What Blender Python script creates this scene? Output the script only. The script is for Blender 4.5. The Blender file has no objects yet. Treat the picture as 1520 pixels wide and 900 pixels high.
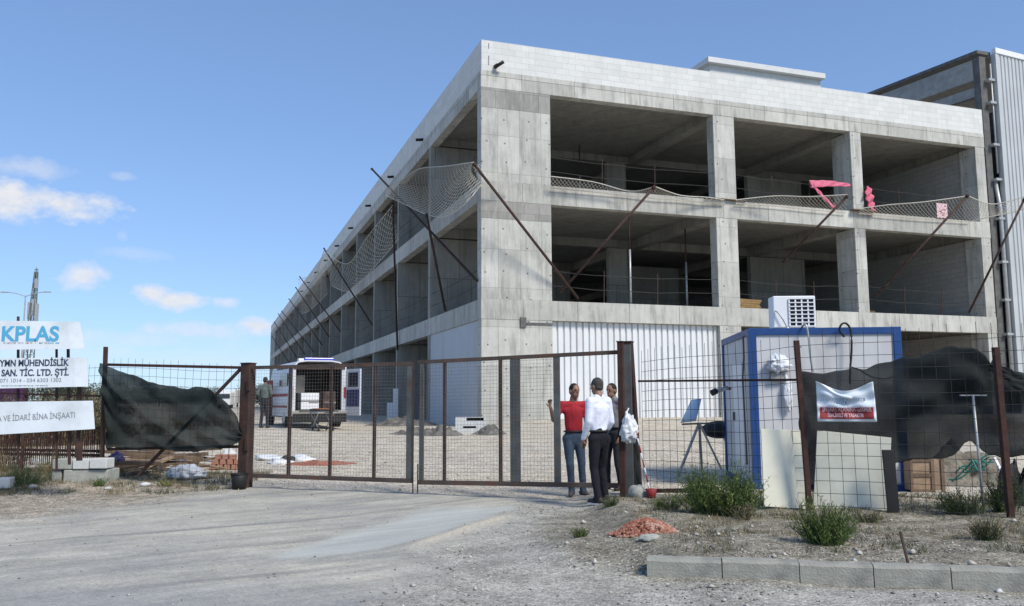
import bpy, bmesh, math, random
import numpy as np
from math import sin, cos, tan, atan, pi, radians, sqrt, floor
from mathutils import Vector, Matrix, noise

random.seed(7); np.random.seed(7)
S = bpy.context.scene
COL = S.collection

# ------------------------------------------------------------------ camera
FPX, TH, ROLL, H = 1261.0, atan(145.7/1261), radians(0.29), 1.5
cam_d = bpy.data.cameras.new('camera'); cam = bpy.data.objects.new('camera', cam_d); COL.objects.link(cam)
cam_d.sensor_width = 36; cam_d.lens = 36*FPX/1520; cam_d.clip_end = 6000; cam_d.clip_start = 0.05
cam.location = (0, 0, H)
cam.rotation_mode = 'QUATERNION'
cam.rotation_quaternion = (Matrix.Rotation(pi/2+TH, 4, 'X') @ Matrix.Rotation(-ROLL, 4, 'Z')).to_quaternion()
S.camera = cam

# ------------------------------------------------------------------ sky, sun, exposure
SUN_EL, SUN_AZ = radians(46), radians(138)          # azimuth clockwise from +Y: high, behind right shoulder
W = bpy.data.worlds.new('World'); S.world = W; W.use_nodes = True
S.view_settings.view_transform = 'Standard'; S.view_settings.look = 'None'
S.view_settings.exposure = 0.55; S.view_settings.gamma = 1
sun_d = bpy.data.lights.new('sun', 'SUN'); sun_d.energy = 2.75; sun_d.angle = radians(16); sun_d.color = (1, .92, .80)
sun = bpy.data.objects.new('sun', sun_d); COL.objects.link(sun)
sdir = Vector((sin(SUN_AZ)*cos(SUN_EL), cos(SUN_AZ)*cos(SUN_EL), sin(SUN_EL)))
sun.rotation_mode = 'QUATERNION'; sun.rotation_quaternion = sdir.to_track_quat('Z', 'Y')
sun.location = (20, -20, 40)

def ray(px, py):
    u = (px-760)/FPX; v = -(py-450)/FPX
    c, s = cos(ROLL), sin(ROLL); u, v = u*c+v*s, -u*s+v*c
    return Vector((u, cos(TH)-v*sin(TH), sin(TH)+v*cos(TH)))
CAMP = Vector((0, 0, H))
def P(px, py, Y):
    r = ray(px, py); return CAMP + r*(Y/r.y)
def G(px, py, z=0.0):
    r = ray(px, py); return CAMP + r*((z-H)/r.z)
def onplane(px, py, p0, n):
    r = ray(px, py); return CAMP + r*((p0-CAMP).dot(n)/r.dot(n))

# clouds: small cumulus low on the left, each a soft noisy patch around a direction in the sky
def build_world():
    nt = W.node_tree; N = nt.nodes; Lk = nt.links; N.clear()
    out = N.new('ShaderNodeOutputWorld'); bg = N.new('ShaderNodeBackground')
    sky = N.new('ShaderNodeTexSky'); sky.sky_type = 'NISHITA'; sky.sun_disc = False
    sky.sun_elevation = SUN_EL; sky.sun_rotation = SUN_AZ; sky.altitude = 900
    sky.air_density = 1.0; sky.dust_density = 0.6; sky.ozone_density = 3.0
    tc = N.new('ShaderNodeTexCoord')
    def noise_n(scale, detail, rough, vec, sz=1.0):
        mp = N.new('ShaderNodeMapping'); mp.inputs['Scale'].default_value = (1, 1, sz); Lk.new(vec, mp.inputs[0])
        n = N.new('ShaderNodeTexNoise'); n.inputs['Scale'].default_value = scale; n.inputs['Detail'].default_value = detail
        n.inputs['Roughness'].default_value = rough; Lk.new(mp.outputs[0], n.inputs['Vector']); return n
    nz = noise_n(26, 7, .62, tc.outputs['Generated'], 1.6)
    nz2 = noise_n(70, 5, .6, tc.outputs['Generated'], 1.6)
    # (px, py, half width px, half height px, strength)
    CL = [(20, 296, 70, 26, 1.0), (100, 306, 62, 24, 1.0), (40, 250, 60, 14, .42), (125, 412, 34, 20, .85), (226, 434, 28, 14, .95), (262, 446, 40, 14, .95), (200, 378, 45, 10, .22),
          (336, 449, 20, 9, .6), (285, 492, 80, 14, .5), (383, 484, 30, 14, .9), (180, 262, 20, 6, .25), (210, 505, 130, 14, .32), (60, 520, 150, 26, .3), (330, 535, 160, 24, .22), (182, 350, 9, 8, .2)]
    acc = None
    for px, py, hw, hh, st in CL:
        d = ray(px, py).normalized(); right = Vector((d.y, -d.x, 0)).normalized(); up = right.cross(d)
        def dotn(v):
            n = N.new('ShaderNodeVectorMath'); n.operation = 'DOT_PRODUCT'; n.inputs[1].default_value = v; Lk.new(tc.outputs['Generated'], n.inputs[0]); return n.outputs['Value']
        def m(op, a, b=None, clamp=False):
            n = N.new('ShaderNodeMath'); n.operation = op; n.use_clamp = clamp
            for i, q in enumerate((a, b)):
                if q is None: continue
                if isinstance(q, (int, float)): n.inputs[i].default_value = q
                else: Lk.new(q, n.inputs[i])
            return n.outputs[0]
        a = m('DIVIDE', dotn(right), hw*1.08/FPX); b = m('DIVIDE', dotn(up), hh*1.1/FPX)
        r2 = m('ADD', m('MULTIPLY', a, a), m('MULTIPLY', b, b))
        fall = m('SUBTRACT', 1.0, m('SQRT', r2))
        nn = m('ADD', m('MULTIPLY', m('SUBTRACT', nz.outputs['Fac'], .5), 2.6), m('MULTIPLY', m('SUBTRACT', nz2.outputs['Fac'], .5), 1.1))
        v = m('MULTIPLY', m('ADD', fall, m('MULTIPLY', nn, .62)), 1.35, True)
        front = m('GREATER_THAN', dotn(d), 0.5)
        inside = m('MULTIPLY', m('SUBTRACT', 2.6, r2), 1.0, True)
        v = m('MULTIPLY', m('MULTIPLY', m('MULTIPLY', v, front), inside), st)
        acc = v if acc is None else m('MAXIMUM', acc, v)
    mix = N.new('ShaderNodeMix'); mix.data_type = 'RGBA'
    Lk.new(acc, mix.inputs['Factor']); 
    cr = N.new('ShaderNodeMix'); cr.data_type = 'RGBA'; cr.inputs['A'].default_value = (3.7, 4.0, 4.6, 1); cr.inputs['B'].default_value = (5.0, 4.95, 5.0, 1)
    Lk.new(nz2.outputs['Fac'], cr.inputs['Factor'])
    # the low air: horizon haze is paler
    gm = N.new('ShaderNodeGamma'); gm.inputs['Gamma'].default_value = SKY_GAMMA; Lk.new(sky.outputs[0], gm.inputs['Color'])
    tn = N.new('ShaderNodeVectorMath'); tn.operation = 'MULTIPLY'; tn.inputs[1].default_value = SKY_TINT; Lk.new(gm.outputs[0], tn.inputs[0])
    Lk.new(tn.outputs[0], mix.inputs['A']); Lk.new(cr.outputs['Result'], mix.inputs['B'])
    Lk.new(mix.outputs['Result'], bg.inputs['Color']); bg.inputs['Strength'].default_value = SKY_STRENGTH
    Lk.new(bg.outputs[0], out.inputs[0])
SKY_STRENGTH, SKY_GAMMA, SKY_TINT = 0.125, .62, (1.03, 1.30, 1.70)
build_world()

# ------------------------------------------------------------------ tags and mesh helpers
def tag(o, label=None, cat=None, group=None, kind=None):
    if label: o['label'] = label
    if cat: o['category'] = cat
    if group: o['group'] = group
    if kind: o['kind'] = kind
    return o
def thing(name, label, cat, loc=(0, 0, 0), rz=0.0, group=None):
    o = bpy.data.objects.new(name, None); COL.objects.link(o); o.empty_display_size = .2
    o.location = loc; o.rotation_euler = (0, 0, rz); return tag(o, label, cat, group)

class MB:
    def __init__(s): s.v = []; s.f = []; s.w = None
    def add(s, vs, fs):
        b = len(s.v); s.v += [tuple(v) for v in vs]; s.f += [tuple(i+b for i in f) for f in fs]; return s
    def box(s, x0, y0, z0, x1, y1, z1):
        vs = [(x, y, z) for z in (z0, z1) for y in (y0, y1) for x in (x0, x1)]
        return s.add(vs, [(0, 2, 3, 1), (4, 5, 7, 6), (0, 1, 5, 4), (2, 6, 7, 3), (0, 4, 6, 2), (1, 3, 7, 5)])
    def obox(s, c, size, rot=None):
        rot = rot or Matrix.Identity(3); c = Vector(c)
        vs = [c + rot @ Vector((x*size[0]/2, y*size[1]/2, z*size[2]/2)) for z in (-1, 1) for y in (-1, 1) for x in (-1, 1)]
        return s.add(vs, [(0, 2, 3, 1), (4, 5, 7, 6), (0, 1, 5, 4), (2, 6, 7, 3), (0, 4, 6, 2), (1, 3, 7, 5)])
    def bar(s, p0, p1, w, h=None, up=Vector((0, 0, 1))):
        p0, p1 = Vector(p0), Vector(p1); h = h or w; d = (p1-p0)
        if d.length < 1e-6: return s
        z = d.normalized(); u = Vector(up)
        if abs(z.dot(u)) > .98: u = Vector((0, 1, 0))
        x = u.cross(z).normalized(); y = z.cross(x)
        rot = Matrix((x, y, z)).transposed()
        return s.obox((p0+p1)/2, (w, h, d.length), rot)
    def tube(s, pts, r, n=8, r1=None, cap=True):
        pts = [Vector(p) for p in pts]; m = len(pts); rings = []; b = len(s.v); vs = []; fs = []
        ref = None
        for i, p in enumerate(pts):
            d = (pts[min(i+1, m-1)] - pts[max(i-1, 0)])
            if d.length < 1e-9: d = Vector((0, 0, 1))
            d.normalize()
            if ref is None:
                ref = Vector((0, 0, 1)) if abs(d.z) < .9 else Vector((1, 0, 0))
            x = ref.cross(d)
            if x.length < 1e-3: ref = Vector((1, 0, 0)) if abs(d.x) < .8 else Vector((0, 1, 0)); x = ref.cross(d)
            x.normalize(); y = d.cross(x)
            rr = r if r1 is None else r + (r1-r)*i/(m-1)
            for k in range(n):
                a = 2*pi*k/n; vs.append(p + x*cos(a)*rr + y*sin(a)*rr)
        for i in range(m-1):
            for k in range(n):
                k2 = (k+1) % n; fs.append((i*n+k, i*n+k2, (i+1)*n+k2, (i+1)*n+k))
        if cap: fs.append(tuple(reversed(range(n)))); fs.append(tuple(range((m-1)*n, m*n)))
        return s.add(vs, fs)
    def grid(s, fn, nu, nv):
        vs = [fn(i/nu, j/nv) for j in range(nv+1) for i in range(nu+1)]
        fs = [(j*(nu+1)+i, j*(nu+1)+i+1, (j+1)*(nu+1)+i+1, (j+1)*(nu+1)+i) for j in range(nv) for i in range(nu)]
        return s.add(vs, fs)
    def ell(s, c, r, nu=16, nv=10, rot=None):
        rot = rot or Matrix.Identity(3); c = Vector(c); vs = []; fs = []
        if not hasattr(r, '__len__'): r = (r, r, r)
        vs.append(c + rot @ Vector((0, 0, -r[2])))
        for j in range(1, nv):
            t = -pi/2 + pi*j/nv
            for i in range(nu):
                a = 2*pi*i/nu; vs.append(c + rot @ Vector((r[0]*cos(t)*cos(a), r[1]*cos(t)*sin(a), r[2]*sin(t))))
        vs.append(c + rot @ Vector((0, 0, r[2]))); L_ = len(vs)-1
        for i in range(nu): fs.append((0, 1+(i+1) % nu, 1+i)); fs.append((L_, 1+(nv-2)*nu+i, 1+(nv-2)*nu+(i+1) % nu))
        for j in range(nv-2):
            for i in range(nu):
                a, b = 1+j*nu+i, 1+j*nu+(i+1) % nu; fs.append((a, b, b+nu, a+nu))
        return s.add(vs, fs)
    def rock(s, c, r, seed, n=10, flat=.7):
        b = len(s.v); c = Vector(c); s.ell((0, 0, 0), 1, n, max(5, n//2+1)); off = Vector((seed*3.7, seed*1.3, seed*.7))
        for i in range(b, len(s.v)):
            v = Vector(s.v[i]); k = 1 + .42*noise.noise(v*1.1+off) + .16*noise.noise(v*3+off)
            q = Vector((v.x*k*r, v.y*k*r*.85, v.z*k*r*flat)); s.v[i] = tuple(c+q)
        return s
    def build(s, name, m, parent=None, smooth=False, bevel=0, solid=0):
        me = bpy.data.meshes.new(name); me.from_pydata(s.v, [], s.f); me.update()
        if smooth: me.polygons.foreach_set('use_smooth', [True]*len(me.polygons))
        if m: me.materials.append(m)
        o = bpy.data.objects.new(name, me); COL.objects.link(o)
        if parent: o.parent = parent
        if solid:
            md = o.modifiers.new('solid', 'SOLIDIFY'); md.thickness = solid; md.offset = 0
        if bevel:
            md = o.modifiers.new('bevel', 'BEVEL'); md.width = bevel; md.segments = 2; md.limit_method = 'ANGLE'
        return o
def strands(mb, segs, r, n=3):
    for a, b in segs: mb.tube([a, b], r, n, cap=False)

# ------------------------------------------------------------------ materials
def nodes(name):
    m = bpy.data.materials.new(name); m.use_nodes = True; nt = m.node_tree
    b = nt.nodes['Principled BSDF']; return m, nt, b
def mat(name, col, rough=.8, var=.18, scale=3.0, bump=.15, bscale=40, metal=0, dirt=None, dirt_amt=.5, dscale=1.5, detail=6, streak=False, dlo=.5, dhi=.68, spec=.3):
    m, nt, b = nodes(name); N = nt.nodes; Lk = nt.links
    tc = N.new('ShaderNodeTexCoord')
    n1 = N.new('ShaderNodeTexNoise'); n1.inputs['Scale'].default_value = scale; n1.inputs['Detail'].default_value = detail; n1.inputs['Roughness'].default_value = .6
    vec = tc.outputs['Object']; Lk.new(vec, n1.inputs['Vector'])
    rp = N.new('ShaderNodeMapRange'); rp.inputs['From Min'].default_value = .3; rp.inputs['From Max'].default_value = .7
    rp.inputs['To Min'].default_value = 1-var; rp.inputs['To Max'].default_value = 1+var; Lk.new(n1.outputs['Fac'], rp.inputs[0])
    mul = N.new('ShaderNodeVectorMath'); mul.operation = 'SCALE'; mul.inputs[0].default_value = col[:3]; Lk.new(rp.outputs[0], mul.inputs['Scale'])
    cur = mul.outputs[0]
    if dirt:
        n2 = N.new('ShaderNodeTexNoise'); n2.inputs['Scale'].default_value = dscale; n2.inputs['Detail'].default_value = 8; n2.inputs['Roughness'].default_value = .68
        if streak:
            mp = N.new('ShaderNodeMapping'); mp.inputs['Scale'].default_value = (1, 1, .12); Lk.new(vec, mp.inputs[0]); Lk.new(mp.outputs[0], n2.inputs['Vector'])
        else: Lk.new(vec, n2.inputs['Vector'])
        r2 = N.new('ShaderNodeMapRange'); r2.inputs['From Min'].default_value = dlo; r2.inputs['From Max'].default_value = dhi; r2.inputs['To Max'].default_value = dirt_amt; Lk.new(n2.outputs['Fac'], r2.inputs[0])
        mx = N.new('ShaderNodeMix'); mx.data_type = 'RGBA'; Lk.new(r2.outputs[0], mx.inputs['Factor']); Lk.new(cur, mx.inputs['A']); mx.inputs['B'].default_value = (*dirt, 1); cur = mx.outputs['Result']
    Lk.new(cur, b.inputs['Base Color'])
    b.inputs['Roughness'].default_value = rough; b.inputs['Metallic'].default_value = metal; b.inputs['Specular IOR Level'].default_value = spec
    if bump:
        n3 = N.new('ShaderNodeTexNoise'); n3.inputs['Scale'].default_value = bscale; n3.inputs['Detail'].default_value = 4; Lk.new(vec, n3.inputs['Vector'])
        bp = N.new('ShaderNodeBump'); bp.inputs['Strength'].default_value = bump; bp.inputs['Distance'].default_value = .02; Lk.new(n3.outputs['Fac'], bp.inputs['Height']); Lk.new(bp.outputs[0], b.inputs['Normal'])
    return m
def panelled(name, col, bw, bh, mortar, msize, var=.06, offset=.5, rough=.9, stain=(.2, .19, .17), stain_amt=.45, dscale=.5, mw=1.0, holes=False, shift=(0, 0), rowvar=1.0, band=True):
    """blocks or shuttered concrete in building space: u = x+y, v = z"""
    m, nt, b = nodes(name); N = nt.nodes; Lk = nt.links
    tc = N.new('ShaderNodeTexCoord'); sp = N.new('ShaderNodeSeparateXYZ'); Lk.new(tc.outputs['Object'], sp.inputs[0])
    ad = N.new('ShaderNodeMath'); ad.operation = 'ADD'; Lk.new(sp.outputs[0], ad.inputs[0]); Lk.new(sp.outputs[1], ad.inputs[1])
    cb = N.new('ShaderNodeCombineXYZ'); Lk.new(ad.outputs[0], cb.inputs[0]); Lk.new(sp.outputs[2], cb.inputs[1])
    mp = N.new('ShaderNodeMapping'); mp.inputs['Location'].default_value = (shift[0], shift[1], 0); Lk.new(cb.outputs[0], mp.inputs[0])
    br = N.new('ShaderNodeTexBrick'); br.offset = offset; br.inputs['Scale'].default_value = 1; br.inputs['Brick Width'].default_value = bw; br.inputs['Row Height'].default_value = bh
    br.inputs['Mortar Size'].default_value = msize; br.inputs['Mortar Smooth'].default_value = .3; br.inputs['Bias'].default_value = 0
    c = col; br.inputs['Color1'].default_value = (c[0]*(1-var), c[1]*(1-var), c[2]*(1-var), 1); br.inputs['Color2'].default_value = (c[0]*(1+var), c[1]*(1+var), c[2]*(1+var), 1)
    br.inputs['Mortar'].default_value = (*mortar, 1); Lk.new(mp.outputs[0], br.inputs['Vector'])
    n1 = N.new('ShaderNodeTexNoise'); n1.inputs['Scale'].default_value = 1.3; n1.inputs['Detail'].default_value = 9; n1.inputs['Roughness'].default_value = .66; Lk.new(tc.outputs['Object'], n1.inputs['Vector'])
    r1 = N.new('ShaderNodeMapRange'); r1.inputs['From Min'].default_value = .3; r1.inputs['From Max'].default_value = .7; r1.inputs['To Min'].default_value = 1-.14*rowvar; r1.inputs['To Max'].default_value = 1+.12*rowvar; Lk.new(n1.outputs['Fac'], r1.inputs[0])
    sc = N.new('ShaderNodeVectorMath'); sc.operation = 'SCALE'; Lk.new(br.outputs['Color'], sc.inputs[0]); Lk.new(r1.outputs[0], sc.inputs['Scale'])
    n2 = N.new('ShaderNodeTexNoise'); n2.inputs['Scale'].default_value = dscale; n2.inputs['Detail'].default_value = 10; n2.inputs['Roughness'].default_value = .7
    m2 = N.new('ShaderNodeMapping'); m2.inputs['Scale'].default_value = (3, 3, .6); Lk.new(tc.outputs['Object'], m2.inputs[0]); Lk.new(m2.outputs[0], n2.inputs['Vector'])
    r2 = N.new('ShaderNodeMapRange'); r2.inputs['From Min'].default_value = .5; r2.inputs['From Max'].default_value = .72; r2.inputs['To Max'].default_value = stain_amt; Lk.new(n2.outputs['Fac'], r2.inputs[0])
    mx = N.new('ShaderNodeMix'); mx.data_type = 'RGBA'; Lk.new(r2.outputs[0], mx.inputs['Factor']); Lk.new(sc.outputs[0], mx.inputs['A']); mx.inputs['B'].default_value = (*stain, 1)
    cur = mx.outputs['Result']
    if band:   # darker damp tops where the wall was poured last, in broken vertical runs
        n4 = N.new('ShaderNodeTexNoise'); n4.inputs['Scale'].default_value = 1; n4.inputs['Detail'].default_value = 6; n4.inputs['Roughness'].default_value = .7
        m4 = N.new('ShaderNodeMapping'); m4.inputs['Scale'].default_value = (5, 5, .35); Lk.new(tc.outputs['Object'], m4.inputs[0]); Lk.new(m4.outputs[0], n4.inputs['Vector'])
        r4 = N.new('ShaderNodeMapRange'); r4.inputs['From Min'].default_value = .48; r4.inputs['From Max'].default_value = .75; r4.inputs['To Min'].default_value = 1.0; r4.inputs['To Max'].default_value = .72; Lk.new(n4.outputs['Fac'], r4.inputs[0])
        s4 = N.new('ShaderNodeVectorMath'); s4.operation = 'SCALE'; Lk.new(cur, s4.inputs[0]); Lk.new(r4.outputs[0], s4.inputs['Scale']); cur = s4.outputs[0]
    if holes:  # tie holes of the shuttering
        vo = N.new('ShaderNodeTexVoronoi'); vo.inputs['Scale'].default_value = 1.1; vo.inputs['Randomness'].default_value = .35; Lk.new(cb.outputs[0], vo.inputs['Vector']); vo.voronoi_dimensions = '2D'
        lt = N.new('ShaderNodeMapRange'); lt.inputs['From Min'].default_value = .03; lt.inputs['From Max'].default_value = .05; lt.inputs['To Min'].default_value = .35; lt.inputs['To Max'].default_value = 1; Lk.new(vo.outputs['Distance'], lt.inputs[0])
        s5 = N.new('ShaderNodeVectorMath'); s5.operation = 'SCALE'; Lk.new(cur, s5.inputs[0]); Lk.new(lt.outputs[0], s5.inputs['Scale']); cur = s5.outputs[0]
    Lk.new(cur, b.inputs['Base Color']); b.inputs['Roughness'].default_value = rough; b.inputs['Specular IOR Level'].default_value = .2
    n3 = N.new('ShaderNodeTexNoise'); n3.inputs['Scale'].default_value = 14; n3.inputs['Detail'].default_value = 6; Lk.new(tc.outputs['Object'], n3.inputs['Vector'])
    mm = N.new('ShaderNodeMath'); mm.operation = 'SUBTRACT'; Lk.new(n3.outputs['Fac'], mm.inputs[0]); Lk.new(br.outputs['Fac'], mm.inputs[1])
    bp = N.new('ShaderNodeBump'); bp.inputs['Strength'].default_value = .35; bp.inputs['Distance'].default_value = .02; Lk.new(mm.outputs[0], bp.inputs['Height']); Lk.new(bp.outputs[0], b.inputs['Normal'])
    return m
def cloth_mat(name, col, transp=.12, tint=None):
    m, nt, b = nodes(name); N = nt.nodes; Lk = nt.links
    b.inputs['Base Color'].default_value = (*col, 1); b.inputs['Roughness'].default_value = .85; b.inputs['Specular IOR Level'].default_value = .15
    tc = N.new('ShaderNodeTexCoord'); n = N.new('ShaderNodeTexNoise'); n.inputs['Scale'].default_value = 2.5; n.inputs['Detail'].default_value = 8; Lk.new(tc.outputs['Object'], n.inputs['Vector'])
    r = N.new('ShaderNodeMapRange'); r.inputs['From Min'].default_value = .3; r.inputs['From Max'].default_value = .7; r.inputs['To Min'].default_value = .7; r.inputs['To Max'].default_value = 1.35; Lk.new(n.outputs['Fac'], r.inputs[0])
    s = N.new('ShaderNodeVectorMath'); s.operation = 'SCALE'; s.inputs[0].default_value = col; Lk.new(r.outputs[0], s.inputs['Scale']); Lk.new(s.outputs[0], b.inputs['Base Color'])
    tr = N.new('ShaderNodeBsdfTransparent'); mx = N.new('ShaderNodeMixShader')
    n2 = N.new('ShaderNodeTexNoise'); n2.inputs['Scale'].default_value = 1.3; n2.inputs['Detail'].default_value = 3; Lk.new(tc.outputs['Object'], n2.inputs['Vector'])
    r2 = N.new('ShaderNodeMapRange'); r2.inputs['From Min'].default_value = .35; r2.inputs['From Max'].default_value = .65; r2.inputs['To Min'].default_value = transp*.5; r2.inputs['To Max'].default_value = transp*1.6; Lk.new(n2.outputs['Fac'], r2.inputs[0])
    Lk.new(r2.outputs[0], mx.inputs[0]); Lk.new(b.outputs[0], mx.inputs[1]); Lk.new(tr.outputs[0], mx.inputs[2])
    Lk.new(mx.outputs[0], N['Material Output'].inputs['Surface'])
    bp = N.new('ShaderNodeBump'); bp.inputs['Strength'].default_value = .3; bp.inputs['Distance'].default_value = .02
    n3 = N.new('ShaderNodeTexNoise'); n3.inputs['Scale'].default_value = 9; n3.inputs['Detail'].default_value = 4; Lk.new(tc.outputs['Object'], n3.inputs['Vector']); Lk.new(n3.outputs['Fac'], bp.inputs['Height']); Lk.new(bp.outputs[0], b.inputs['Normal'])
    return m
M = {}
M['conc_beam'] = panelled('concrete_beam', (.48, .48, .44), 2.35, 3.0, (.22, .22, .20), .014, var=.13, offset=0, stain=(.20, .198, .18), stain_amt=.9, dscale=.9, shift=(.6, .4))
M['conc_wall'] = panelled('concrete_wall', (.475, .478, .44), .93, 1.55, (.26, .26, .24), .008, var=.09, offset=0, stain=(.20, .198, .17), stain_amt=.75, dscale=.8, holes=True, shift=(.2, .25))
M['conc_shade'] = panelled('concrete_shaded', (.30, .295, .265), 1.25, 2.5, (.13, .13, .12), .015, var=.08, offset=.5, stain=(.15, .145, .135), stain_amt=.5, dscale=.5)  # same concrete, with interior and long-side shade put into its colour
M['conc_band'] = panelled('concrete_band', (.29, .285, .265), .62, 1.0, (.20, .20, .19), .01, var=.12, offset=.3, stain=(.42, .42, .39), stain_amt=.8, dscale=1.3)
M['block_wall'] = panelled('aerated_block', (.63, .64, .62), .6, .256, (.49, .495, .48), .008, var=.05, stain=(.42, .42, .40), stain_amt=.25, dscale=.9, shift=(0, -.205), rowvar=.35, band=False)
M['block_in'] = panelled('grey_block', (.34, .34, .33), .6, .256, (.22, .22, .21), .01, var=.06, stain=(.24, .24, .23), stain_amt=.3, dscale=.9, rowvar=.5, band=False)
M['panel_white'] = mat('white_cladding', (.66, .68, .69), .5, .05, 1.2, .05, 8, dirt=(.45, .43, .39), dirt_amt=.35, dscale=.8, streak=True)
M['panel_grey'] = mat('pale_grey_sheet', (.42, .45, .48), .55, .05, 1.2, .05, 8, dirt=(.32, .32, .31), dirt_amt=.4, dscale=.8, streak=True)
M['shed'] = mat('shed_cladding', (.49, .51, .51), .42, .06, .9, .04, 8, dirt=(.34, .36, .37), dirt_amt=.4, dscale=.8, streak=True, metal=.1)
M['steel_dark'] = mat('dark_steel', (.11, .11, .105), .6, .3, 3, .1, 40)
M['steel_grey'] = mat('grey_steel', (.31, .305, .285), .6, .2, 3, .1, 40)
M['galv'] = mat('galvanised', (.42, .43, .43), .45, .15, 5, .05, 40, metal=.4)
M['rust'] = mat('rusty_paint', (.050, .024, .020), .8, .35, 6, .3, 60, dirt=(.10, .046, .028), dirt_amt=.6, dscale=5)
M['rust_dark'] = mat('rusty_dark', (.052, .032, .027), .8, .35, 6, .3, 60, dirt=(.11, .05, .03), dirt_amt=.7, dscale=4)
M['gate_grey'] = mat('gate_grey', (.085, .095, .095), .7, .3, 4, .2, 50, dirt=(.12, .065, .04), dirt_amt=.75, dscale=3)
M['wire'] = mat('mesh_wire', (.045, .042, .04), .7, .3, 6, 0)
M['wire_light'] = mat('mesh_wire_dull', (.14, .135, .125), .7, .3, 6, 0)
M['blue'] = mat('blue_paint', (.018, .065, .215), .45, .15, 3, .05, 30, dirt=(.05, .075, .14), dirt_amt=.5, dscale=3)
M['cabin'] = mat('cabin_panel', (.56, .57, .58), .5, .05, 1.5, .05, 20, dirt=(.36, .34, .33), dirt_amt=.5, dscale=1.4, streak=True)
M['cream'] = mat('cream_board', (.76, .75, .62), .7, .06, 1.5, .08, 20, dirt=(.46, .44, .36), dirt_amt=.4, dscale=1.8)
M['black'] = mat('black_plastic', (.018, .018, .02), .6, .3, 4, .1, 30)
M['white'] = mat('white_paint', (.74, .76, .78), .45, .04, 2, .03, 20, dirt=(.5, .5, .5), dirt_amt=.3, dscale=2)
M['sign'] = mat('sign_white', (.72, .78, .82), .5, .05, 1.5, .3, 3, dirt=(.48, .51, .52), dirt_amt=.5, dscale=1.2)
M['sign_blue'] = mat('sign_blue', (.10, .40, .62), .5, .05, 3, 0)
M['sign_navy'] = mat('sign_navy', (.04, .06, .11), .5, .05, 3, 0)
M['sign_grey'] = mat('sign_grey', (.25, .27, .29), .5, .05, 3, 0)
M['wood'] = mat('weathered_wood', (.16, .115, .08), .85, .3, 6, .3, 30, dirt=(.08, .055, .04), dirt_amt=.6, dscale=4)
M['wood_light'] = mat('raw_wood', (.30, .215, .145), .85, .2, 6, .3, 30, dirt=(.17, .12, .08), dirt_amt=.5, dscale=4)
M['plastic_bag'] = mat('white_plastic', (.66, .69, .72), .4, .1, 8, .5, 18)
M['cblock'] = mat('concrete_block', (.36, .375, .34), .9, .15, 5, .4, 30, dirt=(.22, .22, .18), dirt_amt=.6, dscale=4)
M['cblock_w'] = mat('aerated_block_loose', (.56, .58, .58), .9, .1, 6, .4, 30, dirt=(.35, .34, .3), dirt_amt=.4, dscale=5)
M['kerb'] = mat('kerb_concrete', (.30, .30, .262), .9, .14, 5, .4, 50, dirt=(.17, .17, .155), dirt_amt=.65, dscale=3.5)
M['brick'] = mat('crushed_brick', (.30, .115, .075), .9, .35, 9, .4, 40, dirt=(.42, .25, .18), dirt_amt=.6, dscale=6)
M['net'] = mat('net_cord', (.52, .50, .44), .8, .1, 4, 0)
M['pink'] = mat('pink_fabric', (.62, .16, .24), .8, .15, 6, .2, 30)
M['teal'] = mat('teal_rope', (.05, .22, .17), .7, .2, 6, .1, 30)
M['red'] = mat('red_paint', (.27, .035, .035), .6, .15, 5, .1, 30)
M['shade_l'] = cloth_mat('dark_green_shade_net', (.022, .030, .030), .20)
M['shade_r'] = cloth_mat('charcoal_shade_net', (.026, .031, .032), .20)
M['glass'] = mat('dark_glass', (.03, .04, .05), .12, .1, 3, 0, spec=.6)
M['tyre'] = mat('tyre_rubber', (.022, .022, .022), .85, .2, 8, .1, 40)

# ------------------------------------------------------------------ building frame
A = radians(19.2)
Lv = Vector((-sin(A), cos(A), 0)); Rv = Vector((cos(A), sin(A), 0))
C0 = P(714, 300, 33.0); C0.z = 0
def ft(px, py, o=0.0):
    """point on the plane parallel to the front facade, o metres in front of it"""
    return onplane(px, py, C0 - Lv*o, Lv)
def lt(px, py, o=0.0):
    return onplane(px, py, C0 - Rv*o, Rv)
def loc(p):
    d = Vector(p)-C0; return Vector((d.dot(Rv), d.dot(Lv), p[2]))

# ------------------------------------------------------------------ terrain
def sst(a, b, x):
    t = np.clip((x-a)/(b-a), 0, 1); return t*t*(3-2*t)
def hgt(x, y):
    x = np.asarray(x, float); y = np.asarray(y, float)
    z = .50*sst(13.5, 29, y)
    # verge behind the kerb
    kl = 7.42-.21*(x-1.13)
    z = z + .16*sst(.05, .15, y-kl)*sst(.85, 1.5, x)*(1-sst(11.0, 14.0, y)*.6)*(1-sst(14, 18, y))
    # low hump of dirt at the end of the kerb
    z = z + .13*np.exp(-(((x-.75)/.55)**2+((y-8.7)/.9)**2))
    # bank of fill along the front of the building
    s = (x-C0.x)*Rv.x+(y-C0.y)*Rv.y; t = (x-C0.x)*Lv.x+(y-C0.y)*Lv.y
    z = z + .30*sst(-7.5, -1.2, t)*sst(-.6, 2.5, s)*(1-sst(-.3, 1.0, t))
    # left waste ground
    z = z + .12*sst(-5.5, -8.5, x)*sst(14.0, 15.6, y)
    n = (np.sin(x*1.3+.7*y)*.012+np.sin(x*3.1-y*2.3)*.008+np.sin(y*4.1+x*1.7+1)*.006)
    near = (1-sst(30, 60, y))
    return z + n*near*(.5+.8*sst(1.0, 2.0, x)) 
def gz(x, y): return float(hgt(x, y))
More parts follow.
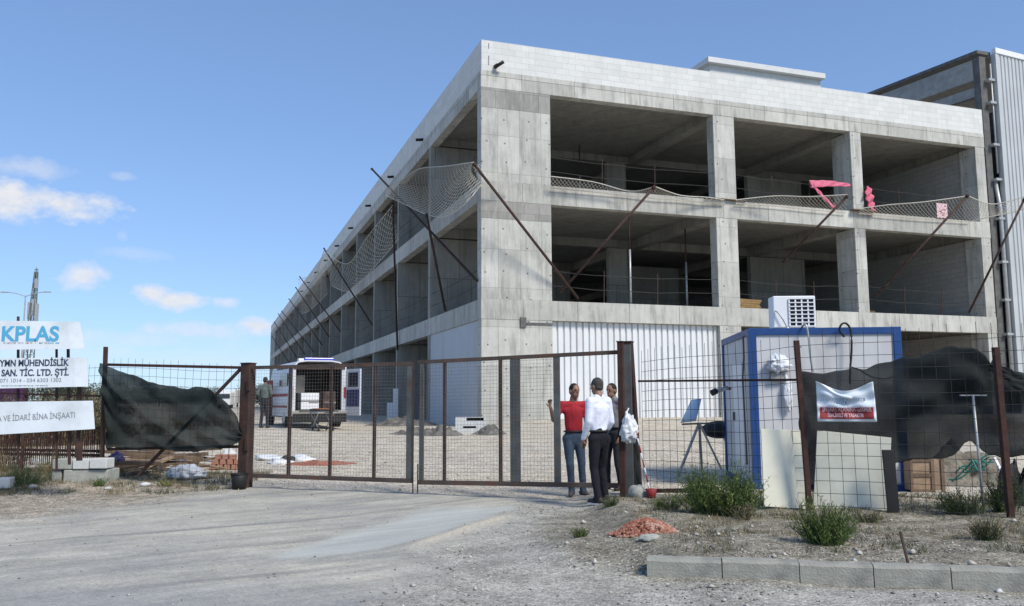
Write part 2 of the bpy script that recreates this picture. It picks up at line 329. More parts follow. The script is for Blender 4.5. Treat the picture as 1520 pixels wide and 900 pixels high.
def Gt(px, py):
    """where the sight line through a photo pixel meets the terrain"""
    z = 0.0
    for _ in range(12):
        p = G(px, py, z); z = .5*z+.5*gz(p.x, p.y)
    p = G(px, py, z); p.z = gz(p.x, p.y); return p

def fbm(x, y, sc, seed=0.):
    v = 0; a = 1
    for k in range(4):
        v = v + a*np.sin(x*sc*(1.9**k)*1.0+seed+np.sin(y*sc*(1.9**k)*.8+seed*1.7+k)*1.6)*np.sin(y*sc*(1.9**k)*1.13+seed*2.1+np.sin(x*sc*(1.9**k)*.9+k*2.2)*1.6); a *= .55
    return v/2.2
def axis(lo, hi, d, far_lo, far_hi, g=1.18):
    a = list(np.arange(lo, hi+1e-6, d)); st = d; x = hi
    while x < far_hi: st *= g; x += st; a.append(x)
    st = d; x = lo; b = []
    while x > far_lo: st *= g; x -= st; b.append(x)
    return np.array(b[::-1]+a)
def to_px(x, y, z):
    d0, d1, d2 = x, y, z-H
    yc = -d1*sin(TH)+d2*cos(TH); zc = np.maximum(d1*cos(TH)+d2*sin(TH), .3)
    u, v = d0/zc, yc/zc; c, s = cos(ROLL), sin(ROLL); u, v = u*c-v*s, u*s+v*c
    return 760+u*FPX, 450-v*FPX
def zones(x, y, z):
    """ground cover by place: worn grey lane, brown stony verge, pale site dirt; smooth patch"""
    px, py = to_px(x, y, z); n = fbm(x, y, 1.1, 1.0); n2 = fbm(x, y, 3.1, 4.0)
    s = (x-C0.x)*Rv.x+(y-C0.y)*Rv.y
    gate = 13.35-.377*(x-.4)
    site = sst(-.3, .5, y-gate+n*.25)                           # pale dirt beyond the gate
    edge_l = np.interp(px, [-2000, 0, 200, 360, 420], [800, 772, 748, 722, 700])
    wedge = 4+abs(edge_l-600)*.06
    left = sst(-wedge, wedge, edge_l-py+n*10+n2*4)*sst(440, 380, px)*(y > 4)
    edge_r = np.interp(py, [700, 750, 775, 800, 830, 860, 900], [960, 880, 800, 815, 880, 960, 1050])
    right = sst(-45, 45, px-edge_r+n*45+n2*16)*sst(883, 845, py+n*3)*sst(0, .1, 14.6-y)*(px > 600)
    under = sst(-.05, .05, y-(7.37-.21*(x-1.13)))*sst(1.0, 1.15, x)
    right = np.maximum(right, under*sst(15, 14, y))
    # smooth dusty wheel-polished patch
    e1 = np.interp(px, [380, 470, 560, 650, 760, 800], [832, 800, 772, 748, 744, 758])
    e2 = np.interp(px, [380, 470, 560, 640, 720, 800], [833, 832, 818, 798, 772, 750])
    patch = sst(0, 10, py-e1+n*5)*sst(0, 8, e2-py+n2*3)*(px > 380)*(px < 800)
    ridge = np.exp(-((py-e2-5+n2*2)/4.5)**2)*sst(590, 640, px)*sst(775, 735, px)
    # coarse gravel fan right of the lane
    grav = sst(-50, 60, px-np.interp(py, [740, 770, 820, 900], [740, 745, 640, 560])+n*50)*sst(735, 755, py)
    # wheel tracks: arcs swinging from the gate to the left, and a few running out towards the camera
    r1 = np.hypot(x+9.5, (y-18.5)*1.05)+.12*n; r2 = x*.80+(y-13.5)*.16+.06*n
    b1 = np.sin(r1*4.1)+.8*np.sin(r1*7.7+1)+.6*np.sin(r1*13.1+2)+.5*np.sin(r1*23+.5); b2 = np.sin(r2*5.0+1)+.7*np.sin(r2*9.3)+.5*np.sin(r2*17+2)
    w1 = sst(1.5, -2.0, x-(13-y)*.1); tracks = .5+.20*(b1*w1+b2*(1-w1))*(.7+.5*fbm(x, y, .8, 6.))
    tracks = np.clip(tracks, 0, 1)
    road = sst(7.5, 6.6, y+.12*n+.05*x)
    return dict(site=site, left=left, right=right, patch=patch, ridge=ridge, grav=grav, road=road, px=px, py=py, tracks=tracks)
def build_ground():
    xs = axis(-11, 9.5, .085, -3000, 3000, 1.16); ys = axis(5.2, 18, .085, -40, 4500, 1.13)
    X, Y = np.meshgrid(xs, ys); Z = hgt(X, Y)
    zz = zones(X, Y, Z)
    rough = (zz['right']*1.0+zz['left']*.9+zz['grav']*.4+zz['site']*.7)*(1-sst(25, 60, Y))
    Z = Z + fbm(X, Y, 5.2, 2.)*.012*rough + fbm(X, Y, 13, 5.)*.007*rough + zz['ridge']*.03*(1-sst(20, 30, Y)) - .012*zz['patch']
    nx, ny = len(xs), len(ys)
    me = bpy.data.meshes.new('ground')
    vs = np.stack([X, Y, Z], -1).reshape(-1, 3)
    i = np.arange(nx-1); j = np.arange(ny-1); I, J = np.meshgrid(i, j); a = (J*nx+I).ravel()
    q = np.stack([a, a+1, a+nx+1, a+nx], -1)
    me.vertices.add(len(vs)); me.vertices.foreach_set('co', vs.ravel())
    me.loops.add(q.size); me.loops.foreach_set('vertex_index', q.ravel().astype(np.int32))
    me.polygons.add(len(q)); me.polygons.foreach_set('loop_start', np.arange(0, q.size, 4, dtype=np.int32)); me.polygons.foreach_set('loop_total', np.full(len(q), 4, dtype=np.int32))
    me.update(); me.validate(); me.polygons.foreach_set('use_smooth', np.ones(len(me.polygons), bool))
    ca = me.color_attributes.new('cover', 'FLOAT_COLOR', 'POINT')
    ca.data.foreach_set('color', np.stack([zz['site'], zz['left'], zz['right'], zz['grav']], -1).reshape(-1).astype(np.float32))
    cb = me.color_attributes.new('wear', 'FLOAT_COLOR', 'POINT')
    cb.data.foreach_set('color', np.stack([zz['patch'], zz['ridge'], zz['tracks'], zz['road']], -1).reshape(-1).astype(np.float32))
    m, nt, b = nodes('ground'); N = nt.nodes; Lk = nt.links
    at = N.new('ShaderNodeAttribute'); at.attribute_name = 'cover'; sp = N.new('ShaderNodeSeparateColor'); Lk.new(at.outputs['Color'], sp.inputs[0])
    aw = N.new('ShaderNodeAttribute'); aw.attribute_name = 'wear'; sw = N.new('ShaderNodeSeparateColor'); Lk.new(aw.outputs['Color'], sw.inputs[0])
    geo = N.new('ShaderNodeNewGeometry'); pos = geo.outputs['Position']
    def nz(scale, det=6, ro=.6, vec=None, mp=None):
        n = N.new('ShaderNodeTexNoise'); n.inputs['Scale'].default_value = scale; n.inputs['Detail'].default_value = det; n.inputs['Roughness'].default_value = ro
        if mp:
            vr = N.new('ShaderNodeVectorRotate'); vr.rotation_type = 'Z_AXIS'; vr.inputs['Angle'].default_value = mp[0]; Lk.new(pos, vr.inputs['Vector']); q_ = N.new('ShaderNodeMapping'); q_.inputs['Scale'].default_value = mp[1]; Lk.new(vr.outputs[0], q_.inputs[0]); Lk.new(q_.outputs[0], n.inputs['Vector'])
        else: Lk.new(pos, n.inputs['Vector'])
        return n.outputs['Fac']
    def mixc(f, a_, b_, ft_=None):
        n = N.new('ShaderNodeMix'); n.data_type = 'RGBA'
        for k, q_ in (('Factor', f), ('A', a_), ('B', b_)):
            if isinstance(q_, tuple): n.inputs[k].default_value = (*q_, 1)
            elif isinstance(q_, float): n.inputs[k].default_value = q_
            else: Lk.new(q_, n.inputs[k])
        return n.outputs['Result']
    def mr(v, a_, b_, c_=0., d_=1.):
        n = N.new('ShaderNodeMapRange'); n.inputs['From Min'].default_value = a_; n.inputs['From Max'].default_value = b_; n.inputs['To Min'].default_value = c_; n.inputs['To Max'].default_value = d_; Lk.new(v, n.inputs[0]); return n.outputs[0]
    def mul(a_, b_):
        n = N.new('ShaderNodeMath'); n.operation = 'MULTIPLY'
        for k, q_ in enumerate((a_, b_)):
            if isinstance(q_, float): n.inputs[k].default_value = q_
            else: Lk.new(q_, n.inputs[k])
        return n.outputs[0]
    big = nz(.35, 5); mid = nz(2.2, 8, .68); fine = nz(28, 6, .7); fine2 = nz(85, 4, .75)
    streak = nz(1.0, 8, .66, mp=(radians(-38), (.28, 2.4, 1))); streak2 = nz(1.0, 5, .6, mp=(radians(-50), (.4, 7.5, 1))); streak3 = nz(1.0, 6, .6, mp=(radians(-20), (.22, 1.5, 1)))
    lane = mixc(mr(mid, .36, .64), (.37, .355, .30), (.485, .465, .39))
    lane = mixc(mul(mr(streak2, .50, .64), .45), lane, (.50, .49, .43)); lane = mixc(mul(mr(streak3, .52, .66), .6), lane, (.285, .28, .25))
    lane = mixc(mul(mr(streak, .48, .62), .75), lane, (.275, .272, .245))
    lane = mixc(mul(mr(big, .48, .62), .35), lane, (.50, .475, .41))
    lane = mixc(mul(mr(nz(.8, 6, .7), .5, .7), .5), lane, (.26, .258, .235))
    site = mixc(mr(mid, .36, .66), (.43, .385, .31), (.64, .575, .465)); site = mixc(mul(mr(big, .45, .6), .4), site, (.49, .46, .40))
    left = mixc(mr(mid, .38, .62), (.27, .235, .185), (.48, .415, .33)); left = mixc(mul(mr(nz(5, 6), .48, .62), .6), left, (.16, .16, .12))
    right = mixc(mr(mid, .36, .64), (.185, .17, .13), (.34, .315, .25)); right = mixc(mul(mr(nz(4.5, 7), .5, .64), .6), right, (.125, .11, .088))
    grav = mixc(mr(mid, .38, .62), (.27, .26, .225), (.44, .425, .37))
    lane = mixc(mr(sw.outputs['Blue'], .35, .05, 0, .8), lane, (.235, .235, .215)); lane = mixc(mr(sw.outputs['Blue'], .6, .95, 0, .75), lane, (.53, .515, .455))
    lane = mixc(mul(mr(nz(.45, 7, .7), .46, .62), .55), lane, (.25, .255, .25))
    lane = mixc(mul(aw.outputs['Alpha'], .55), lane, (.27, .275, .275))
    c = mixc(mul(at.outputs['Alpha'], .8), lane, grav)
    c = mixc(sw.outputs['Red'], c, mixc(mr(streak, .35, .65), (.35, .365, .34), (.48, .495, .455)))
    c = mixc(sp.outputs['Blue'], c, right); c = mixc(sp.outputs['Green'], c, left); c = mixc(sp.outputs['Red'], c, site)
    c = mixc(mul(sw.outputs['Green'], .95), c, (.52, .47, .375))
    # stones: cells of mixed tone
    vo = N.new('ShaderNodeTexVoronoi'); vo.inputs['Scale'].default_value = 34; Lk.new(pos, vo.inputs['Vector'])
    vo2 = N.new('ShaderNodeTexVoronoi'); vo2.inputs['Scale'].default_value = 75; Lk.new(pos, vo2.inputs['Vector'])
    sv = N.new('ShaderNodeSeparateColor'); Lk.new(vo.outputs['Color'], sv.inputs[0]); sv2 = N.new('ShaderNodeSeparateColor'); Lk.new(vo2.outputs['Color'], sv2.inputs[0])
    cov = N.new('ShaderNodeMath'); cov.operation = 'ADD'; cov.use_clamp = True; Lk.new(mul(at.outputs['Alpha'], .55), cov.inputs[0])
    cov2 = N.new('ShaderNodeVectorMath'); cov2.operation = 'DOT_PRODUCT'; cov2.inputs[1].default_value = (1, 1, 1); Lk.new(at.outputs['Color'], cov2.inputs[0]); Lk.new(cov2.outputs['Value'], cov.inputs[1])
    smooth = mul(mr(sw.outputs['Red'], 0, 1, 1, .35), mr(cov.outputs[0], 0, 1, .30, 1))
    k1 = mr(sv.outputs[0], 0, 1, .62, 1.34); k2 = mr(sv2.outputs[0], 0, 1, .60, 1.38); k3 = mr(fine, .3, .7, .82, 1.18); k4 = mr(fine2, .3, .7, .8, 1.2)
    kk = mul(mul(k1, k2), mul(k3, k4))
    one = N.new('ShaderNodeMix'); one.data_type = 'FLOAT'; one.inputs['A'].default_value = 1.0; Lk.new(smooth, one.inputs['Factor']); Lk.new(kk, one.inputs['B'])
    sc = N.new('ShaderNodeVectorMath'); sc.operation = 'SCALE'; Lk.new(c, sc.inputs[0]); Lk.new(one.outputs['Result'], sc.inputs['Scale'])
    Lk.new(sc.outputs[0], b.inputs['Base Color']); b.inputs['Roughness'].default_value = .95; b.inputs['Specular IOR Level'].default_value = .15
    hsum = N.new('ShaderNodeMath'); hsum.operation = 'ADD'; Lk.new(mul(fine, 1.0), hsum.inputs[0]); Lk.new(mul(vo.outputs['Distance'], -.8), hsum.inputs[1])
    bp = N.new('ShaderNodeBump'); bp.inputs['Distance'].default_value = .022; Lk.new(mul(smooth, .75), bp.inputs['Strength']); Lk.new(hsum.outputs[0], bp.inputs['Height']); Lk.new(bp.outputs[0], b.inputs['Normal'])
    me.materials.append(m)
    o = bpy.data.objects.new('ground', me); COL.objects.link(o); tag(o, kind='structure')
build_ground()

# low far land beyond the plain
def hills():
    mb = MB()
    def ridge(Y, x0, x1, h, seed):
        n = 60
        for k in range(n):
            pass
        def fn(u, v):
            x = x0+(x1-x0)*u; y = Y+v*Y*.5
            e = max(0, .5+.35*sin(x*.0021+seed)+.25*sin(x*.0067+seed*2)+.1*sin(x*.021+seed))
            return (x, y, -1+h*e*sin(pi*min(1, max(0, v)))*sin(pi*u)**.4)
        mb.grid(fn, 90, 8)
    ridge(1900, -2400, 900, 42, 1.0)
    o = mb.build('hills', mat('far_land', (.17, .18, .16), 1, .15, .01, 0), smooth=True); tag(o, kind='structure')
hills()

# loose stones lying on the ground: too many to count
def stones():
    rng = np.random.default_rng(3)
    base = np.array([(1, 0, 0), (-1, 0, 0), (0, 1, 0), (0, -1, 0), (0, 0, 1), (0, 0, -.6)], float)
    fc = np.array([(0, 2, 4), (2, 1, 4), (1, 3, 4), (3, 0, 4), (2, 0, 5), (1, 2, 5), (3, 1, 5), (0, 3, 5)])
    sets = {}
    n = 100000
    # sample in depth so that density falls with distance
    y = 5.6+ (rng.random(n)**1.5)*16; x = -9.5+rng.random(n)*18.5
    z = hgt(x, y); zz = zones(x, y, z)
    clump = sst(-.5, .6, fbm(x, y, 1.7, 3.)+.4*fbm(x, y, 4.5, 8.))
    dens = .022+.42*zz['grav']*clump+.55*zz['right']*clump+.30*zz['left']*clump+.16*zz['site']+.45*zz['ridge']
    dens *= 1-.93*zz['patch']
    # keep the kerb itself clear
    kl = 7.36-.21*(x-1.13); onk = (x > 1.05)*(abs(y-kl) < .16); dens = dens*(1-onk)
    keep = rng.random(n) < dens; x, y, z = x[keep], y[keep], z[keep]; m = len(x)
    r = .005+.010*rng.random(m)**2.0; big = rng.random(m) < .02; r[big] *= 2.2+1.3*rng.random(big.sum())
    kind = rng.integers(0, 3, m); kind[big & (rng.random(m) < .6)] = 1
    cols = [('gravel', (.27, .26, .245)), ('pale_stones', (.47, .45, .40)), ('dark_stones', (.15, .14, .125))]
    for kd, (nm, c) in enumerate(cols):
        q = kind == kd; k = q.sum()
        an = rng.random(k)*2*pi; sx = r[q]*(.8+.6*rng.random(k)); sy = r[q]*(.7+.5*rng.random(k)); sz = r[q]*(.45+.5*rng.random(k))
        v = base[None]*(1+.35*(rng.random((k, 6, 1))-.5)); v = v*np.stack([sx, sy, sz], -1)[:, None]
        v[:, :, 0] += (rng.random((k, 6))-.5)*sx[:, None]*.5; v[:, :, 1] += (rng.random((k, 6))-.5)*sy[:, None]*.5
        X = v[:, :, 0]*np.cos(an)[:, None]-v[:, :, 1]*np.sin(an)[:, None]; Yv = v[:, :, 0]*np.sin(an)[:, None]+v[:, :, 1]*np.cos(an)[:, None]
        V = np.stack([X+x[q][:, None], Yv+y[q][:, None], v[:, :, 2]+(z[q]+sz*.35)[:, None]], -1).reshape(-1, 3)
        F = (fc[None]+6*np.arange(k)[:, None, None]).reshape(-1, 3)
        me = bpy.data.meshes.new(nm); me.vertices.add(len(V)); me.vertices.foreach_set('co', V.ravel()); me.loops.add(F.size); me.loops.foreach_set('vertex_index', F.ravel().astype(np.int32))
        me.polygons.add(len(F)); me.polygons.foreach_set('loop_start', np.arange(0, F.size, 3, dtype=np.int32)); me.polygons.foreach_set('loop_total', np.full(len(F), 3, dtype=np.int32)); me.update(); me.validate()
        me.materials.append(mat(nm, c, .95, .3, 14, 0)); o = bpy.data.objects.new(nm, me); COL.objects.link(o)
        tag(o, {'gravel': 'loose grey gravel strewn over lane and verge', 'pale_stones': 'pale limestone chips strewn over lane and verge', 'dark_stones': 'dark brown stones strewn over lane and verge'}[nm], 'stones', kind='stuff')
stones()
# ------------------------------------------------------------------ the unfinished concrete building (local axes: x along the front, y along the long side)
ZF = [(4.70, 5.50), (9.45, 10.25), (14.10, 14.82)]; WX, LY = 26.6, 137.0; PT = 16.10
bl = thing('concrete_building', 'unfinished three storey bare concrete frame building with white block parapet', 'building', C0, A)
def G0z(s, t):
    p = C0+Rv*s+Lv*t; return gz(p.x, p.y)
fx = [0.0, 10.75, 18.25, 25.98]                      # front column starts
ty = [8.5+7.72*i for i in range(16)]                # long side columns
for k, (z0, z1) in enumerate(ZF):
    MB().box(.4, .4, z1-.28, WX-.35, LY-.4, z1-.002).build('floor_slab', M['conc_shade'], bl)
    MB().box(0, 0, z0, WX, .4, z1).build('edge_beam', M['conc_beam'], bl, bevel=.012)
    MB().box(0, .402, z0, .4, LY-.4, z1).build('edge_beam', M['conc_beam'], bl)
    MB().box(WX-.35, .402, z0, WX, LY-.4, z1).build('edge_beam', M['conc_shade'], bl)
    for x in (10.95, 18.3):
        MB().box(x, .402, z0+.05, x+.5, 40, z1-.282).build('cross_beam', M['conc_shade'], bl)
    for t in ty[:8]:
        MB().box(.402, t+.02, z0+.08, 10.948, t+.45, z1-.282).build('cross_beam', M['conc_shade'], bl)
        if t < 26: MB().box(11.452, t+.02, z0+.08, 18.298, t+.45, z1-.282).build('cross_beam', M['conc_shade'], bl); MB().box(18.802, t+.02, z0+.08, WX-.352, t+.45, z1-.282).build('cross_beam', M['conc_shade'], bl)
lev = [(-.6, 4.70), (5.50, 9.45), (10.25, 14.10)]
for k, (z0, z1) in enumerate(lev):
    # corner wall
    MB().box(.015, .015, z0, 3.0, .55, z1).build('corner_wall', M['conc_wall'], bl, bevel=.012)
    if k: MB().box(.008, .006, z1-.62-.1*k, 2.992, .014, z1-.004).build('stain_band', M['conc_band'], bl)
    for x, w, d in ((10.78, 1.08, .55), (18.25, .62, 1.3), (25.98, .6, 1.0)):
        MB().box(x, .015, z0, x+w, d, z1).build('column', M['conc_wall'], bl, bevel=.012)
    # columns of the long side, deep slabs end-on to the facade
    for i, t in enumerate(ty):
        dp = [2.9, 2.9, 2.0, 2.3][i] if i < 4 else 2.1
        MB().box(.015, t, z0, dp, t+.42, z1).build('column', M['conc_shade'], bl)
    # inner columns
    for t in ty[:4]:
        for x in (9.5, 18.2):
            MB().box(x, t-.3, z0, x+1.1 if x < 10 else x+.6, t+.018, z1).build('inner_column', M['conc_shade'], bl)
    # block wall on the far side and inner walls, the deepest one added to keep the interior dark
    zt = z1
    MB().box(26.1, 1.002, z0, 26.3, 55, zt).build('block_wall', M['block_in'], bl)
    MB().box(18.82, 8.3, z0, 21.9, 8.5, z1).build('inner_wall', M['conc_shade'], bl)
    MB().box(12.2, 13.3, z0, 16.6, 13.5, z1).build('inner_wall', M['conc_shade'], bl)
    MB().box(3.0, 31.3, z0, 26.08, 31.5, z1).build('inner_wall', M['block_in'], bl)  # added partition: blocks light from the depth so the floors read dark
# ground-floor cladding between the columns: corrugated white sheet
def corrugated(x0, x1, z0, z1, y, pitch=.28, dep=.04):
    mb = MB(); prof = []; x = x0
    while x < x1-1e-3:
        for dx, dy in ((0, 0), (pitch*.66, 0), (pitch*.72, dep), (pitch*.94, dep)):
            if x+dx < x1: prof.append((x+dx, y-dep+dy))
        x += pitch
    prof.append((x1, y-dep))
    n = len(prof); vs = [(a, b, z) for z in (z0, z1) for a, b in prof]; vs += [(a, b+.03, z) for z in (z0, z1) for a, b in prof]
    fs = []
    for i in range(n-1): fs += [(i, i+1, n+i+1, n+i), (2*n+i+1, 2*n+i, 3*n+i, 3*n+i+1), (n+i, n+i+1, 3*n+i+1, 3*n+i), (i+1, i, 2*n+i, 2*n+i+1)]
    fs += [(0, n, 3*n, 2*n), (n-1, 3*n-1, 4*n-1, 2*n-1)]
    return mb.add(vs, fs)
corrugated(3.06, 10.76, .40, 4.69, .30, dep=.08).build('cladding_sheet', M['panel_white'], bl)
MB().box(3.002, .24, -.3, 10.778, .5, .40).build('plinth', M['conc_shade'], bl)
pw = MB().box(.05, .56, .15, .22, 8.49, 4.69).build('cladding_sheet', M['panel_grey'], bl)
for i in (1, 2, 3, 5, 8): 
    if i in (5, 8): MB().box(1.6, ty[i]+.43, -.2, 1.8, ty[i+1]-.01, 4.69).build('cladding_sheet', M['conc_shade'], bl)
# end bays of the long side, closed with blocks
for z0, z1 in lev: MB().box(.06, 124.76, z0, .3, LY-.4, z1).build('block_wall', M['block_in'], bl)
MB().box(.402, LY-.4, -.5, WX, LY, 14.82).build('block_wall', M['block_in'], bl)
MB().box(0, LY-.4, -.5, .4, LY, 14.82).build('end_column', M['conc_beam'], bl)
# parapet of aerated blocks
MB().box(.03, .03, 14.822, WX+.02, .27, PT).build('parapet', M['block_wall'], bl, bevel=.008)
MB().box(.03, .272, 14.822, .27, LY-.02, PT).build('parapet', M['block_wall'], bl, bevel=.008)
MB().box(WX-.22, .272, 14.822, WX+.02, LY-.02, PT).build('parapet', M['block_wall'], bl)
# expansion gap near the corner
for za, zb in ((15.75, 15.98), (15.05, 15.45)): MB().box(.33, .022, za, .352, .034, zb).build('joint_gap', M['black'], bl)
# stair head on the roof
sx0, sx1, st0 = 13.4, 20.2, 4.2
MB().box(sx0, st0, 14.83, sx1, st0+5, 18.4).build('stair_head_wall', M['block_wall'], bl)
MB().box(sx0-.25, st0-.3, 18.4, sx1+.1, st0+5.2, 18.68).build('stair_head_slab', mat('pale_slab', (.62, .63, .62), .85, .06, 2, .1, 20), bl, bevel=.01)
# roof outlets: short black pipes poking from the parapet foot
o_ = MB(); o_.tube([(.62, .03, 15.02), (.62, -.22, 14.98)], .085, 12); o_.tube([(.62, -.16, 14.98), (.86, -.34, 15.12)], .07, 10)
o_.build('roof_outlet', M['black'], bl, smooth=True)
for t in (10.3, 18.0, 26, 34, 42, 50, 58, 66, 74): MB().tube([(.03, t, 14.98), (-.34, t, 14.93)], .075, 10).build('roof_outlet', M['black'], bl, smooth=True)
# guard wires strung between the columns at the open edges
for zf in (5.5, 10.25):
    for a, b in ((3.0, 10.78), (11.86, 18.25), (18.87, 25.98)):
        for h in (.62, 1.22):
            pts = [(a+(b-a)*u, .09, zf+h-.10*sin(pi*u)+.02*sin(u*17+h)) for u in np.linspace(0, 1, 9)]
            MB().tube(pts, .013, 5).build('guard_wire', M['wire'], bl)
        for u in (.3, .62):
            MB().bar((a+(b-a)*u, .09, zf), (a+(b-a)*u+.03, .09, zf+1.35), .03).build('guard_post', M['rust_dark'], bl)
    for i in range(0, 5):
        a, b = (0.55 if i == 0 else ty[i-1]+.42), ty[i]
        for h in (.62, 1.22): MB().tube([(.09, a+(b-a)*u, zf+h-.08*sin(pi*u)) for u in np.linspace(0, 1, 6)], .013, 5).build('guard_wire', M['wire'], bl)
# rebar-tie brown formwork board left at a column foot (upper storey) and rusty bracket on the corner
MB().box(10.2, -.16, 10.255, 12.3, .01, 10.29).build('ledge_board', M['wood'], bl)
MB().box(18.0, -.30, 10.255, 19.35, .01, 10.29).build('ledge_board', M['wood'], bl)
MB().box(1.62, -.06, 4.42, 1.86, .013, 4.80).build('pipe_sleeve', M['steel_dark'], bl)
MB().box(1.9, -.03, 4.52, 3.0, .012, 4.60).build('pipe_sleeve', M['steel_dark'], bl)

# site clutter standing on the open floors
def prop(s, t, z0, z1, lab, nm='steel_prop'):
    r = thing(nm, lab, 'prop', C0+Rv*s+Lv*t+Vector((0, 0, z0)), A, 'steel props on the open floors')
    MB().tube([(0, 0, 0), (0, 0, (z1-z0)*.6)], .045, 10).build('outer_tube', M['galv'], r, smooth=True)
    MB().tube([(0, 0, (z1-z0)*.58), (0, 0, z1-z0-.01)], .032, 10).build('inner_tube', M['rust'], r, smooth=True)
    MB().box(-.1, -.1, 0, .1, .1, .012).build('foot_plate', M['rust'], r)
    return r
s_, _t = loc(ft(935, 380, -.35))[0], 0
prop(s_, .35, 5.5, 9.44, 'grey steel prop standing at the open edge of the middle floor, left bay')
prop(loc(ft(1018, 380, -2.5))[0], 2.5, 5.5, 9.44, 'thin steel prop set back inside the middle floor, left bay')
prop(loc(ft(893, 240, -6))[0]-1.2, 6, 10.25, 14.09, 'thin steel prop deep inside the top floor, left bay')
# yellowish stacked timber at bay two of the middle floor
def timber_stack(s, t, z, n, lab):
    r = thing('timber_stack', lab, 'timber', C0+Rv*s+Lv*t+Vector((0, 0, z)), A+.1, 'timber left on the middle floor')
    k = 0
    for j in range(n):
        for i in range(4):
            MB().obox((random.uniform(-.1, .1), i*.16, .05+j*.1), (1.7+random.uniform(-.2, .2), .13, .09), Matrix.Rotation(random.uniform(-.06, .06), 3, 'Z')).build('plank', M['ply'], r)
M['ply'] = mat('formwork_ply', (.30, .20, .09), .85, .25, 5, .2, 30)
timber_stack(13.6, 2.2, 5.5, 7, 'ochre formwork timber stacked in the middle floor behind the second column')
timber_stack(21.3, 3.2, 5.5, 5, 'ochre timber heaped in the middle floor left of the third column opening')

# pink warning cloth on the top floor edge
def ribbon(pts0, pts1, name, m, lab, cat, group=None, n=24, amp=.04, solid=.01):
    def fn(u, v):
        a = Vector(pts0[0])*0
        def samp(ps, u):
            x = u*(len(ps)-1); i = min(int(x), len(ps)-2); return Vector(ps[i]).lerp(Vector(ps[i+1]), x-i)
        p = samp(pts0, u).lerp(samp(pts1, u), v); return p + Vector((0, -1, 0))*amp*sin(u*23+v*5)
    o = MB(); o.grid(fn, n, 5); ob = o.build(name, m, smooth=True, solid=solid); return tag(ob, lab, cat, group)
ribbon([ft(1201, 268, .1), ft(1230, 268, .12), ft(1262, 273, .1)], [ft(1204, 279, .15), ft(1232, 277, .12), ft(1262, 277, .1)], 'warning_cloth', M['pink'], 'torn pink warning cloth stretched sideways left of the third column', 'cloth', 'pink cloths on the top floor edge')
ribbon([ft(1202, 272, .14), ft(1215, 288, .12), ft(1236, 309, .1)], [ft(1206, 271, .14), ft(1221, 288, .12), ft(1242, 309, .1)], 'warning_tape', M['pink'], 'pink tape hanging diagonally below the torn pink cloth', 'tape', 'pink cloths on the top floor edge', solid=.006)
ribbon([ft(1286, 277, .12), ft(1284, 290, .16), ft(1288, 303, .12), ft(1293, 316, .1)], [ft(1291, 277, .12), ft(1296, 290, .16), ft(1297, 303, .12), ft(1300, 316, .1)], 'warning_cloth', M['pink'], 'bunched pink cloth hanging just right of the third column', 'cloth', 'pink cloths on the top floor edge', amp=.12)
# small pink and white notice on the slab edge
def notice():
    c = ft(1398, 313, .06); r = thing('slab_notice', 'small pink and white notice fixed on the upper slab edge at the right', 'notice', c, A)
    MB().box(-.33, -.02, -.36, .33, 0, .36).build('board', mat('pale_pink_board', (.66, .47, .50), .6, .08, 3, 0), r)
    b = MB()
    for i in range(9):
        x = random.uniform(-.22, .16); z = random.uniform(-.26, .28); b.box(x, -.026, z, x+random.uniform(.05, .14), -.021, z+.05)
    b.build('lettering', M['red'], r)
notice()

# ------------------------------------------------------------------ metal shed on the right
sh = thing('metal_shed', 'tall pale corrugated metal shed behind the right end of the building', 'building', C0+Rv*26.6, A)
pc = loc(ft(1470, 83, .0)); xs0 = pc[0]-26.6; ztop = pc[2]
p2 = loc(ft(1520, 95.5, .0)); slope = (p2[2]-pc[2])/(p2[0]-pc[0])
def shed_wall():
    mb = MB(); pitch, dep = .25, .05; x0 = .95; x1 = 24; prof = []; x = x0
    while x < x1-1e-3:
        for dx, dy in ((0, 0), (pitch*.5, 0), (pitch*.62, dep), (pitch*.88, dep)): prof.append((x+dx, dy-.3))
        x += pitch
    n = len(prof)
    # battered left edge: sheets start slightly further right low down
    vs = [(a, b, -.4) for a, b in prof]+[(a, b, ztop+slope*(a-xs0)) for a, b in prof]
    fs = [(i, i+1, n+i+1, n+i) for i in range(n-1)]
    mb.add(vs, fs); return mb
o = shed_wall().build('wall_sheet', M['shed'], sh, solid=.01)
MB().add([(.80, -.36, ztop+.02), (24, -.36, ztop+slope*23.2+.02), (24, -.36, ztop+slope*23.2+.30), (.80, -.36, ztop+.30), (.80, -.1, ztop+.02), (24, -.1, ztop+slope*23.2+.02), (24, -.1, ztop+slope*23.2+.30), (.80, -.1, ztop+.30)], [(0, 1, 2, 3), (5, 4, 7, 6), (3, 2, 6, 7), (0, 4, 5, 1), (0, 3, 7, 4)]).build('eaves_trim', M['white'], sh)
MB().box(.80, -.33, -.4, .948, -.05, ztop+.02).build('corner_trim', M['shed'], sh)
